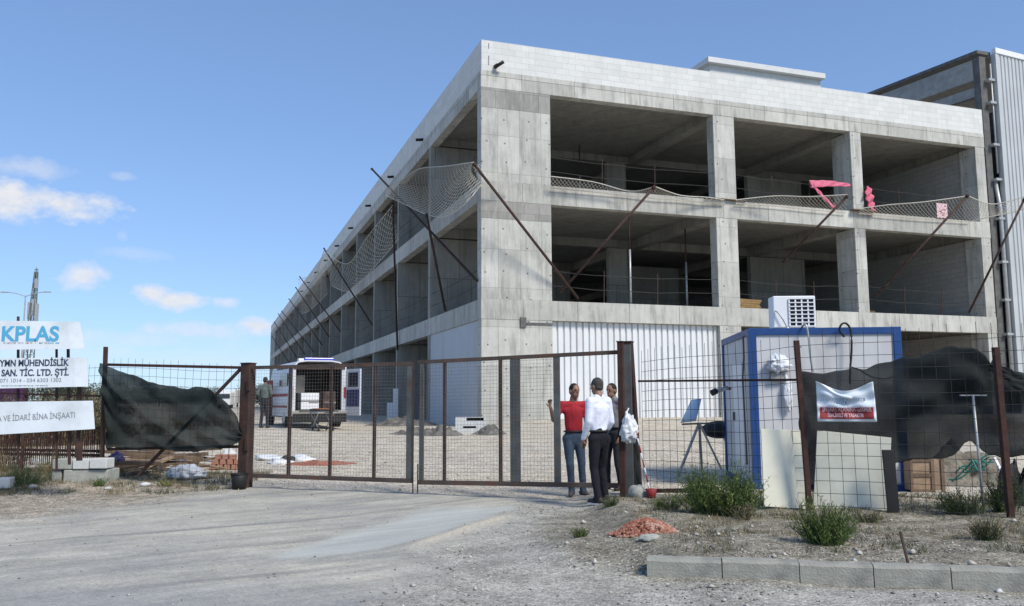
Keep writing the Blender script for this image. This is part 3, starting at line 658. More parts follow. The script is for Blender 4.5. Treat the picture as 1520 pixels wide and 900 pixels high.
# frame: corner stanchion, pipe, rafter and chords running back from the corner
MB().box(.10, .05, -.4, .52, .45, ztop-.1).build('stanchion', M['steel_dark'], sh)
MB().tube([(.62, -.12, -.4), (.62, -.12, 11.0), (.55, .0, 12.4)], .10, 12).build('downpipe', M['galv'], sh, smooth=True)
MB().tube([(.66, -.10, 12.8), (.66, -.10, ztop-.5)], .045, 8).build('conduit', M['galv'], sh, smooth=True)
for z in (2.2, 4.6, 6.3, 8.2, 10.4, 12.4, 14.2, 16.4, 17.6): MB().box(.38, -.24, z, .79, .06, z+.12).build('pipe_bracket', M['galv'], sh)
q = onplane(1312, 137, C0+Rv*(26.6+.3), Rv); ql = loc(q); rt, rz = ql[1], ql[2]
rs = (rz-ztop)/rt
def raft(z0, dz, w, x, name, m, t0=.2, t1=None, sl=rs):
    t1 = t1 or 30
    MB().add([(x+a, t, z0+sl*t+b) for t in (t0, t1) for a, b in ((0, 0), (w, 0), (w, dz), (0, dz))], [(0, 3, 2, 1), (4, 5, 6, 7), (0, 1, 5, 4), (1, 2, 6, 5), (2, 3, 7, 6), (3, 0, 4, 7)]).build(name, m, sh)
raft(ztop+.02, .17, .9, -.05, 'roof_edge', M['steel_dark'], 0, 32)
raft(ztop-1.25, 1.1, .25, .15, 'rafter', M['steel_grey'], .5, 32)
raft(ztop-2.1, .5, .22, .25, 'rafter', M['steel_grey'], .5, 32)
raft(ztop-3.0, .22, .15, .3, 'tie_rod', M['steel_grey'], .5, 32)
for t in (4.5, 9, 13.5): MB().box(.2, t, 10, .45, t+.3, ztop+rs*t-1.26).build('stanchion', M['steel_grey'], sh)
MB().add([(1.1, 0, ztop+.1), (24, 0, ztop+slope*23), (24, 34, ztop+slope*23+rs*34), (1.1, 34, ztop+.1+rs*34)], [(0, 1, 2, 3)]).build('roof_sheet', M['steel_grey'], sh, solid=.05)
MB().box(2.5, 1.0, -.4, 2.6, 34, ztop-2.3).build('inner_cladding', M['steel_dark'], sh)

# ------------------------------------------------------------------ raking steel poles and the safety net
PB = []
def pole(tip, base, lab, group='rusty raking poles that hold the safety net'):
    r = thing('net_pole', lab, 'pole', base, 0, group)
    b = Vector(base); t = Vector(tip)-b
    MB().tube([(0, 0, 0), t], .055, 8).build('tube', M['rust_dark'], r, smooth=True)
    d = t.normalized(); MB().tube([t-d*.12, t+d*.02], .075, 8).build('coupler', M['rust'], r, smooth=True)
    return Vector(tip)
ft0 = ft
T1 = pole(ft(703, 243, 1.7), ft(858, 443, .06), 'long rusty pole crossing the front corner wall down to the middle floor')
T2 = pole(ft(972, 277, 2.2), ft(832, 434, .06), 'rusty pole raking up to the right out of the first front bay')
T3 = pole(ft(1258, 291, 2.4), ft(1160, 392, .08), 'rusty pole raking out before the third front column')
T4 = pole(ft(1437, 290, 2.4), ft(1300, 440, .06), 'rusty pole raking out before the last front bay')
T5 = pole(ft(1521, 295, 2.6), ft(1438, 465, .06), 'rusty pole raking out against the metal shed wall')
# left side
LT = [pole(lt(552, 251, 1.6), lt(708, 417, .06), 'longest rusty pole on the long side, rising left from the corner wall')]
pole(lt(633, 318, 1.2), lt(661, 462, .06), 'steep rusty pole in the first long side bay'); pole(lt(583, 300, .9), lt(590, 520, .06), 'near upright rusty pole in the second long side bay')
left_poles = [((481, 369), (552, 482), 'first rusty pole past the second bay of the long side'), ((445, 411), (505, 492), 'second rusty pole past the second bay of the long side'), ((439, 427), (488, 500), 'third rusty pole past the second bay of the long side'),
              ((429, 444), (478, 512), 'fourth rusty pole past the second bay of the long side'), ((418, 462), (466, 523), 'fifth rusty pole past the second bay of the long side'), ((413, 466), (452, 526), 'sixth rusty pole past the second bay of the long side'), ((407, 478), (440, 530), 'seventh rusty pole, farthest but one on the long side'), ((404, 500), (430, 540), 'last small rusty pole at the far end of the long side')]
for tp, bs, lb in left_poles: LT.append(pole(lt(*tp, 1.6), lt(*bs, .06), lb))

def net(name, fn, nu, nv, lab, r=.009, parent=None, edge=True):
    """diamond mesh of cord over a surface fn(u, v)"""
    mb = MB(); g = [[Vector(fn(i/nu, j/nv)) for i in range(nu+1)] for j in range(nv+1)]
    for j in range(nv):
        for i in range(nu):
            if (i+j) % 2 == 0: mb.tube([g[j][i], g[j+1][i+1]], r, 3, cap=False)
            else: mb.tube([g[j][i+1], g[j+1][i]], r, 3, cap=False)
    o = mb.build(name, M['net'])
    tag(o, lab, 'safety net', 'safety nets slung along the second slab')
    if edge:
        for v in (0, nv):
            MB().tube([g[v][i] for i in range(nu+1)], .022, 5).build('edge_rope', M['net'], o)
    return o
def poly(ps):
    ps = [Vector(p) for p in ps]; ls = [0]
    for i in range(1, len(ps)): ls.append(ls[-1]+(ps[i]-ps[i-1]).length)
    def f(u):
        x = u*ls[-1]
        for i in range(1, len(ls)):
            if x <= ls[i] or i == len(ls)-1: return ps[i-1].lerp(ps[i], max(0, min(1, (x-ls[i-1])/(ls[i]-ls[i-1]+1e-9))))
    return f
def catm(ps, n=6):
    ps = [Vector(p) for p in ps]; out = []
    for i in range(len(ps)-1):
        p0, p1, p2, p3 = ps[max(i-1, 0)], ps[i], ps[i+1], ps[min(i+2, len(ps)-1)]
        for k in range(n):
            t = k/n; out.append(.5*((2*p1)+(-p0+p2)*t+(2*p0-5*p1+4*p2-p3)*t*t+(-p0+3*p1-3*p2+p3)*t**3))
    out.append(ps[-1]); return out
# corner net hung between the first left pole and the corner pole
top = poly(catm([lt(596, 268, 1.0), lt(622, 251, .5), lt(660, 247, .4), ft(703, 241, 1.2)])); bot = poly(catm([lt(572, 290, 1.3), lt(606, 306, 1.0), lt(632, 318, .9), lt(660, 322, .8), lt(690, 303, .7), ft(716, 272, .35)]))
def f1(u, v): return top(u).lerp(bot(u), v) + Vector((0, 0, -.25*sin(pi*v)*sin(pi*u))) + (-Rv)*.25*sin(pi*v)
net('safety_net', f1, 44, 26, 'pale safety net sagging in a bowl round the front corner', .011)
# bunched loose net over the front corner
bn = poly(catm([ft(700, 241, 1.3), ft(722, 247, .8), ft(745, 256, .5)])); bb = poly(catm([ft(716, 276, .4), ft(735, 285, .3), ft(760, 282, .2)]))
net('safety_net', lambda u, v: bn(u).lerp(bb(u), v)+Vector((0, 0, -.1*sin(pi*v))), 14, 14, 'short loose flap of pale net over the corner wall', .007, edge=False)
def fnet(pa, pb, sag, lab, nu):
    a = poly(catm(pa)); b = poly(catm(pb))
    net('safety_net', lambda u, v: a(u).lerp(b(u), v)+Vector((0, 0, -sag*sin(pi*v))), nu, 9, lab, .0068)
fnet([ft(818, 262, .5), ft(880, 270, .5), ft(935, 284, .6), ft(972, 277, 2.2)], [ft(818, 279, .12), ft(880, 285, .12), ft(935, 290, .12), ft(972, 295, .12)], .15, 'pale net along the slab before the first front bay', 60)
fnet([ft(972, 277, 2.2), ft(1010, 290, .8), ft(1050, 293, .3), ft(1075, 297, .2)], [ft(972, 295, .12), ft(1010, 297, .12), ft(1050, 301, .12), ft(1075, 302, .1)], .1, 'short pale net running down to the second front column', 36)
fnet([ft(1092, 297, .3), ft(1150, 291, .8), ft(1200, 292, 1.5), ft(1258, 289, 2.3)], [ft(1092, 302, .12), ft(1150, 306, .12), ft(1200, 311, .12), ft(1255, 316, .12)], .12, 'pale net rising before the second front bay', 60)
fnet([ft(1275, 310, .6), ft(1320, 304, 1.2), ft(1370, 300, 1.8), ft(1437, 291, 2.3)], [ft(1275, 317, .12), ft(1320, 321, .12), ft(1370, 325, .12), ft(1440, 329, .12)], .12, 'pale net rising before the last front bay', 60)
fnet([ft(1437, 291, 2.4), ft(1470, 303, 1.8), ft(1500, 298, 2.2), ft(1521, 292, 2.6)], [ft(1440, 329, .3), ft(1470, 322, 1.0), ft(1500, 316, 1.5), ft(1521, 310, 2.0)], .1, 'loose pale net stretched off the building towards the shed', 34)
def lnet(px, sag, lab, nu):
    tp = poly(catm([lt(*p, o) for p, o in px[0]])); bt = poly(catm([lt(*p, o) for p, o in px[1]]))
    net('safety_net', lambda u, v: tp(u).lerp(bt(u), v)+Vector((0, 0, -sag*sin(pi*v))), nu, 14, lab, .0115)
lnet(([((583, 305), .9), ((545, 352), .8), ((515, 392), .9), ((481, 372), 1.6)], [((592, 355), .15), ((560, 392), .3), ((520, 432), .5), ((492, 424), 1.0)]), .3, 'grey safety net hanging along the long side past the second bay', 50)
lnet(([((481, 372), 1.6), ((468, 408), .9), ((455, 412), 1.2), ((442, 415), 1.6)], [((486, 436), .3), ((470, 452), .4), ((458, 462), .4), ((448, 466), .4)]), .3, 'grey safety net far down the long side of the building', 40)
# ------------------------------------------------------------------ gate and posts
GA, GB = P(375, 546, 15.2), P(917, 523, 12.85)          # top rail ends
gdir = Vector((GB.x-GA.x, GB.y-GA.y, 0)).normalized(); gn = Vector((gdir.y, -gdir.x, 0))   # towards the camera
gang = math.atan2(gdir.y, gdir.x)
def gp(px, py, o=0.0):
    return onplane(px, py, GA+gn*o, gn)
def gl(p, o0): d = Vector(p)-o0; return Vector((d.dot(gdir), -d.dot(gn), d.z))
def leaf(px0, px1, pt0, pt1, pb0, pb1, uprights, pxm1, lab, o=0.0, m='rust', topx=None):
    org = gp(px0, pb0, o); org.z = 0
    r = thing('gate_leaf', lab, 'gate', org, gang)
    def q(px, py): return gl(gp(px, py, o), org)
    tl, tr, bl_, br = q(px0, pt0), q(px1, pt1), q(px0, pb0), q(px1, pb1)
    MB().bar(tl, tr, .06, .06).build('top_rail', M['gate_mix'], r, bevel=.004)
    MB().bar(bl_, br, .06, .07).build('bottom_rail', M['gate_mix'], r, bevel=.004)
    def at_x(a, b, x): f = (x-a.x)/(b.x-a.x); return a.lerp(b, f)
    for px, w, mm in uprights:
        x = q(px, (pt0+pb0)/2).x
        a, b = at_x(bl_, br, x), at_x(tl, tr, x)
        MB().bar(a+Vector((0, 0, .035)), b-Vector((0, 0, .03)), w, .05, up=Vector((0, 1, 0))).build('upright', M[mm], r, bevel=.004)
    xm = q(pxm1, (pt0+pb0)/2).x
    mb = MB(); x = bl_.x+.04
    while x < xm:
        mb.tube([at_x(bl_, br, x)+Vector((0, -.032, 0)), at_x(tl, tr, x)+Vector((0, -.032, 0))], .0021, 3, cap=False); x += .0560
    a0, b0 = bl_, tl; n = int((tl.z-bl_.z)/.056)
    for i in range(1, n):
        f = i/n; mb.tube([bl_.lerp(tl, f)+Vector((0, -.036, 0)), at_x(bl_, br, xm).lerp(at_x(tl, tr, xm), f)+Vector((0, -.036, 0))], .0021, 3, cap=False)
    mb.build('mesh_panel', M['wire_light'], r)
    return r, q
M['gate_mix'] = mat('gate_rail', (.075, .058, .05), .75, .3, 3, .2, 50, dirt=(.14, .06, .035), dirt_amt=.7, dscale=2.5)
r1, q1 = leaf(375, 612, 546, 540, 706, 714, [(430, .05, 'rust_dark'), (491, .045, 'rust_dark'), (556, .045, 'rust_dark'), (608, .10, 'gate_grey')], 606, 'left mesh gate leaf with three thin uprights, hung on the left post')
r2, q2 = leaf(621, 917, 538, 523, 716, 721, [(626, .07, 'gate_grey'), (660, .045, 'rust_dark'), (743, .05, 'rust_dark'), (765, .16, 'gate_grey'), (827, .10, 'gate_grey')], 822, 'right mesh gate leaf with broad grey uprights and an open end bay', o=.02)
p = q1(614, 727); pt = q1(614, 536)
MB().bar((p.x+.0, -.03, .03), (p.x, -.03, pt.z+.05), .016).build('drop_bolt', M['rust_dark'], r1)
p = q2(622, 727); MB().bar((p.x, -.05, .03), (p.x, -.05, .5), .016).build('drop_bolt', M['rust_dark'], r2)
# posts
def post(px, pyt, Y, w, lab, m='rust', cat='post', nm='gate_post', cap=True, lean=0, d=None, grp=None):
    b = P(px, 600, Y); zt = P(px, pyt, Y).z; g = gz(b.x, b.y)
    r = thing(nm, lab, cat, (b.x, b.y, g-.05), gang, grp)
    MB().bar((0, 0, 0), (lean, 0, zt-g+.05), w, d or w, up=Vector((0, 1, 0))).build('post_tube', M[m], r, bevel=.006)
    if cap: MB().box(lean-w/2-.01, -w/2-.01, zt-g+.05, lean+w/2+.01, w/2+.01, zt-g+.065).build('cap_plate', M['rust_dark'], r)
    return r
pl = post(367, 540, 15.28, .19, 'thick rusty square post at the left end of the gate', 'rust_dark')
MB().bar((.10, -.11, .7), (.10, -.11, .95), .05).build('hinge', M['rust_dark'], pl); MB().bar((.10, -.11, 1.75), (.10, -.11, 1.95), .05).build('hinge', M['rust_dark'], pl)
post(922.5, 508, 12.72, .085, 'thin rusty post at the right gate end, in front of the pair', 'rust', lean=0)
post(932, 512, 12.98, .13, 'grey strip post squeezed between the two rusty gate posts', 'gate_grey', cap=False, d=.03)
pr = post(942, 508, 13.35, .165, 'thick leaning rusty post carrying the right end of the gate', 'rust', lean=-.10)
# ------------------------------------------------------------------ fences
def fence(pts, name, lab, cell=.15, ztop=None, z0=.08, r=.0032, m='wire', group=None, jitter=.0, cat='fence'):
    org = Vector((pts[0].x, pts[0].y, 0)); rt = thing(name, lab, cat, org, 0, group); mb = MB()
    L_ = [0]
    for i in range(1, len(pts)): L_.append(L_[-1]+(pts[i]-pts[i-1]).length)
    def at(u):
        for i in range(1, len(pts)):
            if u <= L_[i] or i == len(pts)-1: return pts[i-1].lerp(pts[i], (u-L_[i-1])/(L_[i]-L_[i-1]))
    rnd = random.Random(5); tot = L_[-1]
    def wob(u, z): return Vector((0, .035*sin(u*1.9+z*1.3)+.02*sin(u*4.7+z*2), .012*sin(u*2.3)+jitter*sin(u*6)))
    def pt(u, z): p = at(min(max(u, 0), tot)); return Vector((p.x, p.y, p.z+z))-Vector((org.x, org.y, 0))+wob(u, z)
    n = int(tot/cell); nz = int((ztop-z0)/cell)
    for i in range(n+1):
        u = i*cell; e = rnd.uniform(0, .06); mb.tube([pt(u, z0+(ztop+e-z0)*k/4) for k in range(5)], r, 4, cap=False)
    for j in range(nz+1):
        z = z0+j*cell; mb.tube([pt(tot*k/(n), z) for k in range(n+1)], r, 4, cap=False)
    mb.build('mesh_panel', M[m], rt); return rt, pt
F0, F1, F2 = Vector((2.02, 13.3, .08)), Gt(1200, 757), Gt(1497, 768)
F1 = Vector((F1.x, F1.y, F1.z)); fd = (F2-F1).normalized(); F3 = F2+fd*2.6; F3.z = gz(F3.x, F3.y)

fr, fpt = fence([F0, F1, F2, F3], 'mesh_fence', 'wide square wire mesh fence right of the gate, in front of the cabin', ztop=2.16, cell=.152, z0=.04)
def fpost(base, topx, topy, lab, w=.06):
    t = P(topx, topy, base.y); r = thing('fence_post', lab, 'post', base-Vector((0, 0, .1)), 0, 'leaning rusty posts of the mesh fence')
    d = t-base; MB().bar((0, 0, 0), d+Vector((0, -.05, .1)), w, w).build('post_tube', M['rust'], r, bevel=.004)
    e = d*.96; MB().bar(e+Vector((-.05, -.07, .1)), e+Vector((.05, -.07, .1)), .012).build('tie_wire', M['wire'], r)
    return r
fpost(F1+Vector((0, -.05, 0)), 1180, 506, 'leaning dark red fence post before the blue framed cabin'); fpost(F2+Vector((0, -.05, 0)), 1474, 516, 'leaning dark red fence post at the far right by the grey shade cloth', .065)
a, b = P(948, 566, 13.2), P(1183, 564, F1.y-.03)
rl = MB().bar((0, 0, 0), b-a, .035, .03).build('fence_rail', M['rust'], bevel=.003); rl.location = a; tag(rl, 'slim rusty rail from the right gate post to the first leaning post', 'rail')
a, b = P(950, 729, 13.25), P(1040, 728, 12.7); rl = MB().bar((0, 0, 0), b-a, .06, .06).build('fence_rail', M['rust_dark'], bevel=.003); rl.location = a; tag(rl, 'short dark rail lying low between gate post and green bush', 'rail')
# left fence behind the green shade cloth
K0 = P(156, 600, 15.9); K0.z = gz(K0.x, K0.y); K1 = Vector((GA.x-.05, GA.y+.1, 0)); K1.z = gz(K1.x, K1.y)
lf, lpt = fence([K0, K1], 'mesh_fence', 'wire mesh fence panel between the thin left post and the gate post', ztop=2.15, cell=.15, r=.0028)
a, b = P(160, 541.5, 15.88), P(362, 546, 15.25)
MB().bar(a-Vector((K0.x, K0.y, 0)), b-Vector((K0.x, K0.y, 0)), .05, .05).build('top_rail', M['rust'], lf, bevel=.004)
a2, b2 = P(160, 667, 15.88), P(362, 663, 15.25)
MB().bar(a2-Vector((K0.x, K0.y, 0)), b2-Vector((K0.x, K0.y, 0)), .05, .05).build('bottom_rail', M['rust_dark'], lf, bevel=.004)
c, d = P(360, 545, 15.28), P(205, 706, 15.75); MB().bar(c-Vector((K0.x, K0.y, 0)), d-Vector((K0.x, K0.y, 0)), .05, .05).build('brace', M['rust_dark'], lf, bevel=.004)
kp = thing('fence_post', 'thin dark post at the left edge of the green shade cloth', 'post', K0-Vector((0, 0, .05)))
MB().bar((0, 0, 0), P(157, 515, K0.y)-K0+Vector((0, 0, .05)), .065, .065).build('post_tube', M['rust_dark'], kp, bevel=.004)
# fence running on to the left behind the sign boards
K2 = Vector((-12.8, 18.2, 0)); K2.z = gz(K2.x, K2.y)
lf2, _ = fence([K2, K0+Vector((-.1, .05, 0))], 'mesh_fence', 'wire mesh fence running on behind the white sign boards', ztop=2.05, cell=.15, r=.0028)
for u, h in ((.12, 2.1), (.38, 2.25), (.62, 2.2), (.88, 2.15)):
    q = K2.lerp(K0, u)-Vector((K2.x, K2.y, 0)); MB().bar(q, q+Vector((0.02, 0, h)), .05, .05).build('post', M['rust_dark'], lf2)
MB().bar(Vector((0, 0, K2.z+1.55)), K0-Vector((K2.x, K2.y, 0))+Vector((-.1, 0, 1.5)), .035).build('rail', M['rust'], lf2)
# low dark red bar fence under the boards
M['rust_bar'] = mat('dark_red_bars', (.055, .018, .018), .8, .3, 6, 0)
rb = thing('bar_fence', 'low dark red fence of upright bars under the lowest sign board', 'fence', P(0, 660, 17.0)); rb.location.z = 0
ra, rbb = P(-30, 668, 17.2), P(150, 668, 16.3)
for i in range(46):
    q = ra.lerp(rbb, i/45)-rb.location; g = .1
    MB  # each bar belongs to one panel
mb = MB()
for i in range(60):
    q = ra.lerp(rbb, i/59)-rb.location; mb.bar((q.x, q.y, .32), (q.x+random.uniform(-.02, .02), q.y, 1.02), .014)
mb.build('bar_panel', M['rust_bar'], rb); 
for z in (.52, .60, 1.03): MB().bar((ra.x-rb.location.x, ra.y-rb.location.y, z), (rbb.x-rb.location.x, rbb.y-rb.location.y, z), .05).build('rail', M['rust'], rb)

# ------------------------------------------------------------------ shade cloths
def cloth(name, toppx, botpx, Yf, m, lab, nu=60, nv=34, amp=.06, seed=0., thick=.004, fold=None):
    """cloth strung between pixel outlines, each at its own depth Yf(px)"""
    tp = poly(catm([P(x, y, Yf(x)) for x, y in toppx])); bt = poly(catm([P(x, y, Yf(x)) for x, y in botpx]))
    def fn(u, v):
        p = tp(u).lerp(bt(u), v); s = v*(1-v)*4
        w = amp*(s*.5+.5)*(sin(u*9+v*5+seed)*.5+sin(u*17-v*9+seed*2)*.3+sin((u-v*.7)*26+seed)*.25+sin((u*1.2+v*2.2)*8+seed)*.4)
        if fold: w += fold(u, v)
        return p+Vector((0, -w, .015*sin(u*31+seed)*(1-v)+.05*v*v*(noise.noise(Vector((u*14, seed, 0)))+.5*noise.noise(Vector((u*45, seed, 0))))+.03*(1-v)**2*noise.noise(Vector((u*20, seed+5, 0)))))
    o = MB().grid(fn, nu, nv).build(name, m, smooth=True, solid=thick); return tag(o, lab, 'shade cloth', 'dark shade cloths tied to the fences')
def Yl(px): return float(np.interp(px, [150, 360], [15.75, 15.12]))
def lfold(u, v):
    # diagonal pull folds from the tied corner
    d = (v-.0)-(u*1.15); return .09*math.exp(-((d-.12)/.05)**2)+.07*math.exp(-((d+.12)/.05)**2)*v+.06*math.exp(-((d-.42)/.07)**2)+.06*math.exp(-((d+.35)/.05)**2)*v
cloth('shade_cloth', [(149, 541), (165, 546), (200, 558), (235, 570), (265, 576), (300, 575), (318, 581), (335, 597), (352, 620), (358, 642)],
      [(157, 640), (158, 664), (185, 665), (220, 667), (260, 669), (295, 669), (320, 667), (340, 664), (352, 660), (358, 656)], Yl, M['shade_l'], 'dark green shade cloth sagging from the left fence beside the gate', nu=70, nv=40, amp=.085, seed=.4, fold=lfold)
def Yr(px): return float(np.interp(px, [1190, 1200, 1500, 1600], [F1.y+.33, F1.y+.3, F2.y+.28, F2.y]))
cloth('shade_cloth', [(1186, 553), (1230, 553), (1262, 550), (1300, 541), (1345, 532), (1400, 518), (1442, 516), (1460, 527), (1475, 541), (1520, 556), (1570, 566)],
      [(1192, 700), (1207, 735), (1245, 725), (1290, 700), (1340, 687), (1380, 682), (1412, 674), (1436, 655), (1460, 675), (1500, 680), (1570, 684)], Yr, M['shade_r'], 'charcoal shade cloth hung behind the mesh fence over the cabin front', nu=110, nv=50, amp=.085, seed=2.2)
cloth('shade_cloth', [(1472, 535), (1492, 545), (1515, 553), (1545, 560), (1580, 566)], [(1468, 552), (1490, 566), (1512, 580), (1540, 596), (1580, 610)], lambda x: F2.y+.12, M['shade_r'], 'narrow doubled fold of charcoal cloth at the far right of the fence', nu=24, nv=10, amp=.03, seed=1)

# ------------------------------------------------------------------ site cabin
cz = gz(5, 14)-.02
cab = thing('site_cabin', 'grey and white site cabin with blue steel frame behind the mesh fence', 'cabin', (3.86, 13.85, cz), radians(-4.5))
cx1, cy1, ch = 2.42, 2.7, P(1200, 487, 13.85).z-cz
fw = .125
for x in (0, cx1-fw):
    for y in (0, cy1-fw):
        MB().box(x, y, -.1, x+fw, y+fw, ch).build('corner_post', M['blue'], cab, bevel=.006)
MB().box(fw, .002, ch-.115, cx1-fw, fw, ch-.002).build('top_rail', M['blue'], cab, bevel=.004)
MB().box(fw, .004, .0, cx1-fw, fw, .12).build('bottom_rail', M['blue'], cab, bevel=.004)
MB().box(fw, cy1-fw, ch-.115, cx1-fw, cy1-.002, ch-.002).build('top_rail', M['blue'], cab)
for x in (.002, cx1-fw+.002):
    MB().box(x, fw, ch-.115, x+fw-.004, cy1-fw, ch-.002).build('top_rail', M['blue'], cab); MB().box(x, fw, 0, x+fw-.004, cy1-fw, .12).build('bottom_rail', M['blue'], cab)
MB().box(fw, .03, .12, cx1-fw, .08, ch-.115).build('front_panel', M['cabin'], cab)
mb = MB(); y = fw
while y < cy1-fw-.05: mb.box(.03, y, .12, .075, y+.19, ch-.115); mb.box(.045, y+.19, .12, .075, y+.215, ch-.115); y += .215
mb.build('side_panel', M['cabin'], cab)
MB().box(cx1-.08, fw, .12, cx1-.035, cy1-fw, ch-.115).build('side_panel', M['cabin'], cab)
MB().box(fw, cy1-.09, .12, cx1-fw, cy1-.04, ch-.115).build('back_panel', M['cabin'], cab)
MB().box(.08, .08, ch-.06, cx1-.08, cy1-.08, ch-.02).build('roof', M['cabin'], cab)
MB().box(.008, .75, .25, .028, 1.6, 2.1).build('door', M['white'], cab, bevel=.006)
MB().box(-.03, 1.5, 1.1, .006, 1.53, 1.25).build('handle', M['steel_dark'], cab)
MB().tube([(-.02, .35, ch-.1), (-.02, .34, ch-.45), (-.04, .42, ch-.8), (-.02, .40, .4)], .016, 6).build('conduit', M['steel_dark'], cab)
# floodlight on the cabin's left side
fl = thing('floodlight', 'small grey floodlight on a bracket on the left side of the cabin', 'lamp', P(1080, 577, 15.2))
MB().bar((.06, 0, .0), (-.02, 0, 0), .05).build('bracket', M['steel_dark'], fl)
MB().tube([(0, 0, .02), (-.10, -.05, -.02), (-.22, -.08, -.04)], .035, 10).build('housing', M['galv'], fl, smooth=True); MB().tube([(-.22, -.08, -.04), (-.31, -.10, -.08)], .055, 12).build('lamp_head', M['black'], fl, smooth=True)
# air conditioner on the roof
aL, aR = P(1146, 486, 14.15), P(1208, 486, 14.15); aw = aR.x-aL.x; ah = P(1180, 440, 14.15).z-(cz+ch)
ac = thing('air_conditioner', 'white air conditioner outdoor unit standing on the cabin roof', 'air conditioner', (aL.x+.02, 14.1, cz+ch), radians(-2))
MB().box(0, 0, .03, aw, .32, ah).build('casing', M['white'], ac, bevel=.015)
gx0, gx1, gz0, gz1 = aw*.37, aw*.96, .05, ah-.05
MB().box(gx0, -.006, gz0, gx1, -.001, gz1).build('fan_recess', M['black'], ac)
mb = MB()
for i in range(5): x = gx0+(gx1-gx0)*i/4; mb.box(x-.012, -.022, gz0, x+.012, -.008, gz1)
for j in range(8): z = gz0+(gz1-gz0)*j/7; mb.box(gx0, -.03, z-.008, gx1, -.0225, z+.008)
mb.build('grille', M['white'], ac)
mb = MB(); c0 = Vector(((gx0+gx1)/2, -.0045, (gz0+gz1)/2))
MB().box(.02, .02, -.0, .1, .3, .03).build('foot', M['black'], ac); MB().box(aw-.1, .02, -.0, aw-.02, .3, .03).build('foot', M['black'], ac)
MB().tube([(.02, -.02, ah*.55), (.06, -.05, ah*.5), (.13, -.06, ah*.3), (.2, -.06, .02), (.34, -.08, -.05)], .014, 6).build('pipe', M['galv'], ac)
# cables over the cabin front
def cable(pts, r, m, lab, nm='cable', cat='cable', grp=None):
    p0 = Vector(pts[0]); o = MB().tube([p-p0 for p in catm(pts, 6)], r, 6).build(nm, m, smooth=True); o.location = p0; return tag(o, lab, cat, grp)
cable([P(1190, 486, 13.85), P(1196, 482, 13.68), P(1200, 500, 13.66), P(1203, 530, 13.66), P(1207, 552, 13.68)], .017, M['galv'], 'pale pipe bent over the cabin top rail below the air conditioner')
cable([P(1253, 500, 13.68), P(1246, 490, 13.62), P(1250, 481, 13.62), P(1257, 481, 13.62), P(1263, 492, 13.62), P(1264, 520, 13.62), P(1262, 548, 13.62), P(1262, 570, 13.62)], .017, M['black'], 'black cable looped over the middle of the cabin top rail')
cable([P(1262, 545, 12.9), P(1275, 549, 12.0), P(1295, 560, 11.75), P(1318, 562, 11.72), P(1340, 553, 11.7), P(1365, 545, 11.7)], .012, M['black'], 'thin black cable drooping sideways over the charcoal cloth')
# bag on the left side of the cabin front, roll below
def bag(name, c, size, lab, seed, cat='bag', squash=(1, .5, 1.2)):
    b = MB(); b.ell((0, 0, 0), (size*squash[0], size*squash[1], size*squash[2]), 44, 30)
    for i, v in enumerate(b.v):
        v = Vector(v); n = noise.noise(v*9/size*.35+Vector((seed, 0, 0)))*.35+noise.noise(v*22/size*.35+Vector((0, seed, 0)))*.18+abs(noise.noise(v*14/size*.35+Vector((seed, seed, 0))))*.3
        b.v[i] = tuple(v*(1+n)+Vector((0, 0, size*.45*max(0, v.z/size-.6)*2)))
    o = b.build(name, M['plastic_bag'], smooth=True); o.location = c; return tag(o, lab, cat)
bag('plastic_bag', P(1156, 541, 13.74), .15, 'crumpled white plastic bag tied to the cabin front', 3, squash=(1.15, .5, .8))
pb = bag('paper_roll', P(1170, 590, 13.76), .11, 'limp white plastic sleeve hanging on the cabin front', 5, squash=(.6, .3, 1.9), cat='plastic sleeve'); pb.name = 'plastic_sleeve'
# small shelf box under the bag
MBx = MB().box(-.14, -.10, -.14, .12, 0, .02).build('shelf_box', mat('grey_box', (.28, .28, .27), .7, .1, 3, .1), bevel=.01); MBx.location = P(1154, 553, 13.86); tag(MBx, 'small grey box under the white bag on the cabin front', 'box')

# ------------------------------------------------------------------ boards leaning behind the mesh fence
def board(quad, Ys, lab, m='cream', th=.03, nm='leaning_board', cat='board', nb=10, grp='things leaning on the mesh fence'):
    """quad: bottom-left, bottom-right, top-right, top-left pixels, with a depth for each"""
    q = [P(x, y, Y) for (x, y), Y in zip(quad, Ys)]; c = q[0].copy()
    def fn(u, v):
        return q[0].lerp(q[1], u).lerp(q[3].lerp(q[2], u), v)-c
    o = MB().grid(fn, nb, nb).build(nm, M[m], solid=th); o.location = c
    md = o.modifiers.new('bev', 'BEVEL'); md.width = .004; md.limit_method = 'ANGLE'
    return tag(o, lab, cat, grp)
y1 = F1.y
board([(1134, 752), (1197, 756), (1190, 639), (1129, 637)], [y1+.14, y1+.12, y1+.20, y1+.22], 'cream board with dark stains leaning left of the leaning fence post')
board([(1207, 757), (1318, 770), (1323, 650), (1213, 639)], [y1+.10, y1-.27, y1-.16, y1+.19], 'large cream board with a rounded corner leaning right of the leaning post')
board([(1318, 766), (1336, 765), (1326, 668), (1309, 668)], [y1-.42, y1-.45, y1-.42, y1-.42], 'black plank standing on end against the mesh fence', 'black', .03, 'black_plank', 'plank')
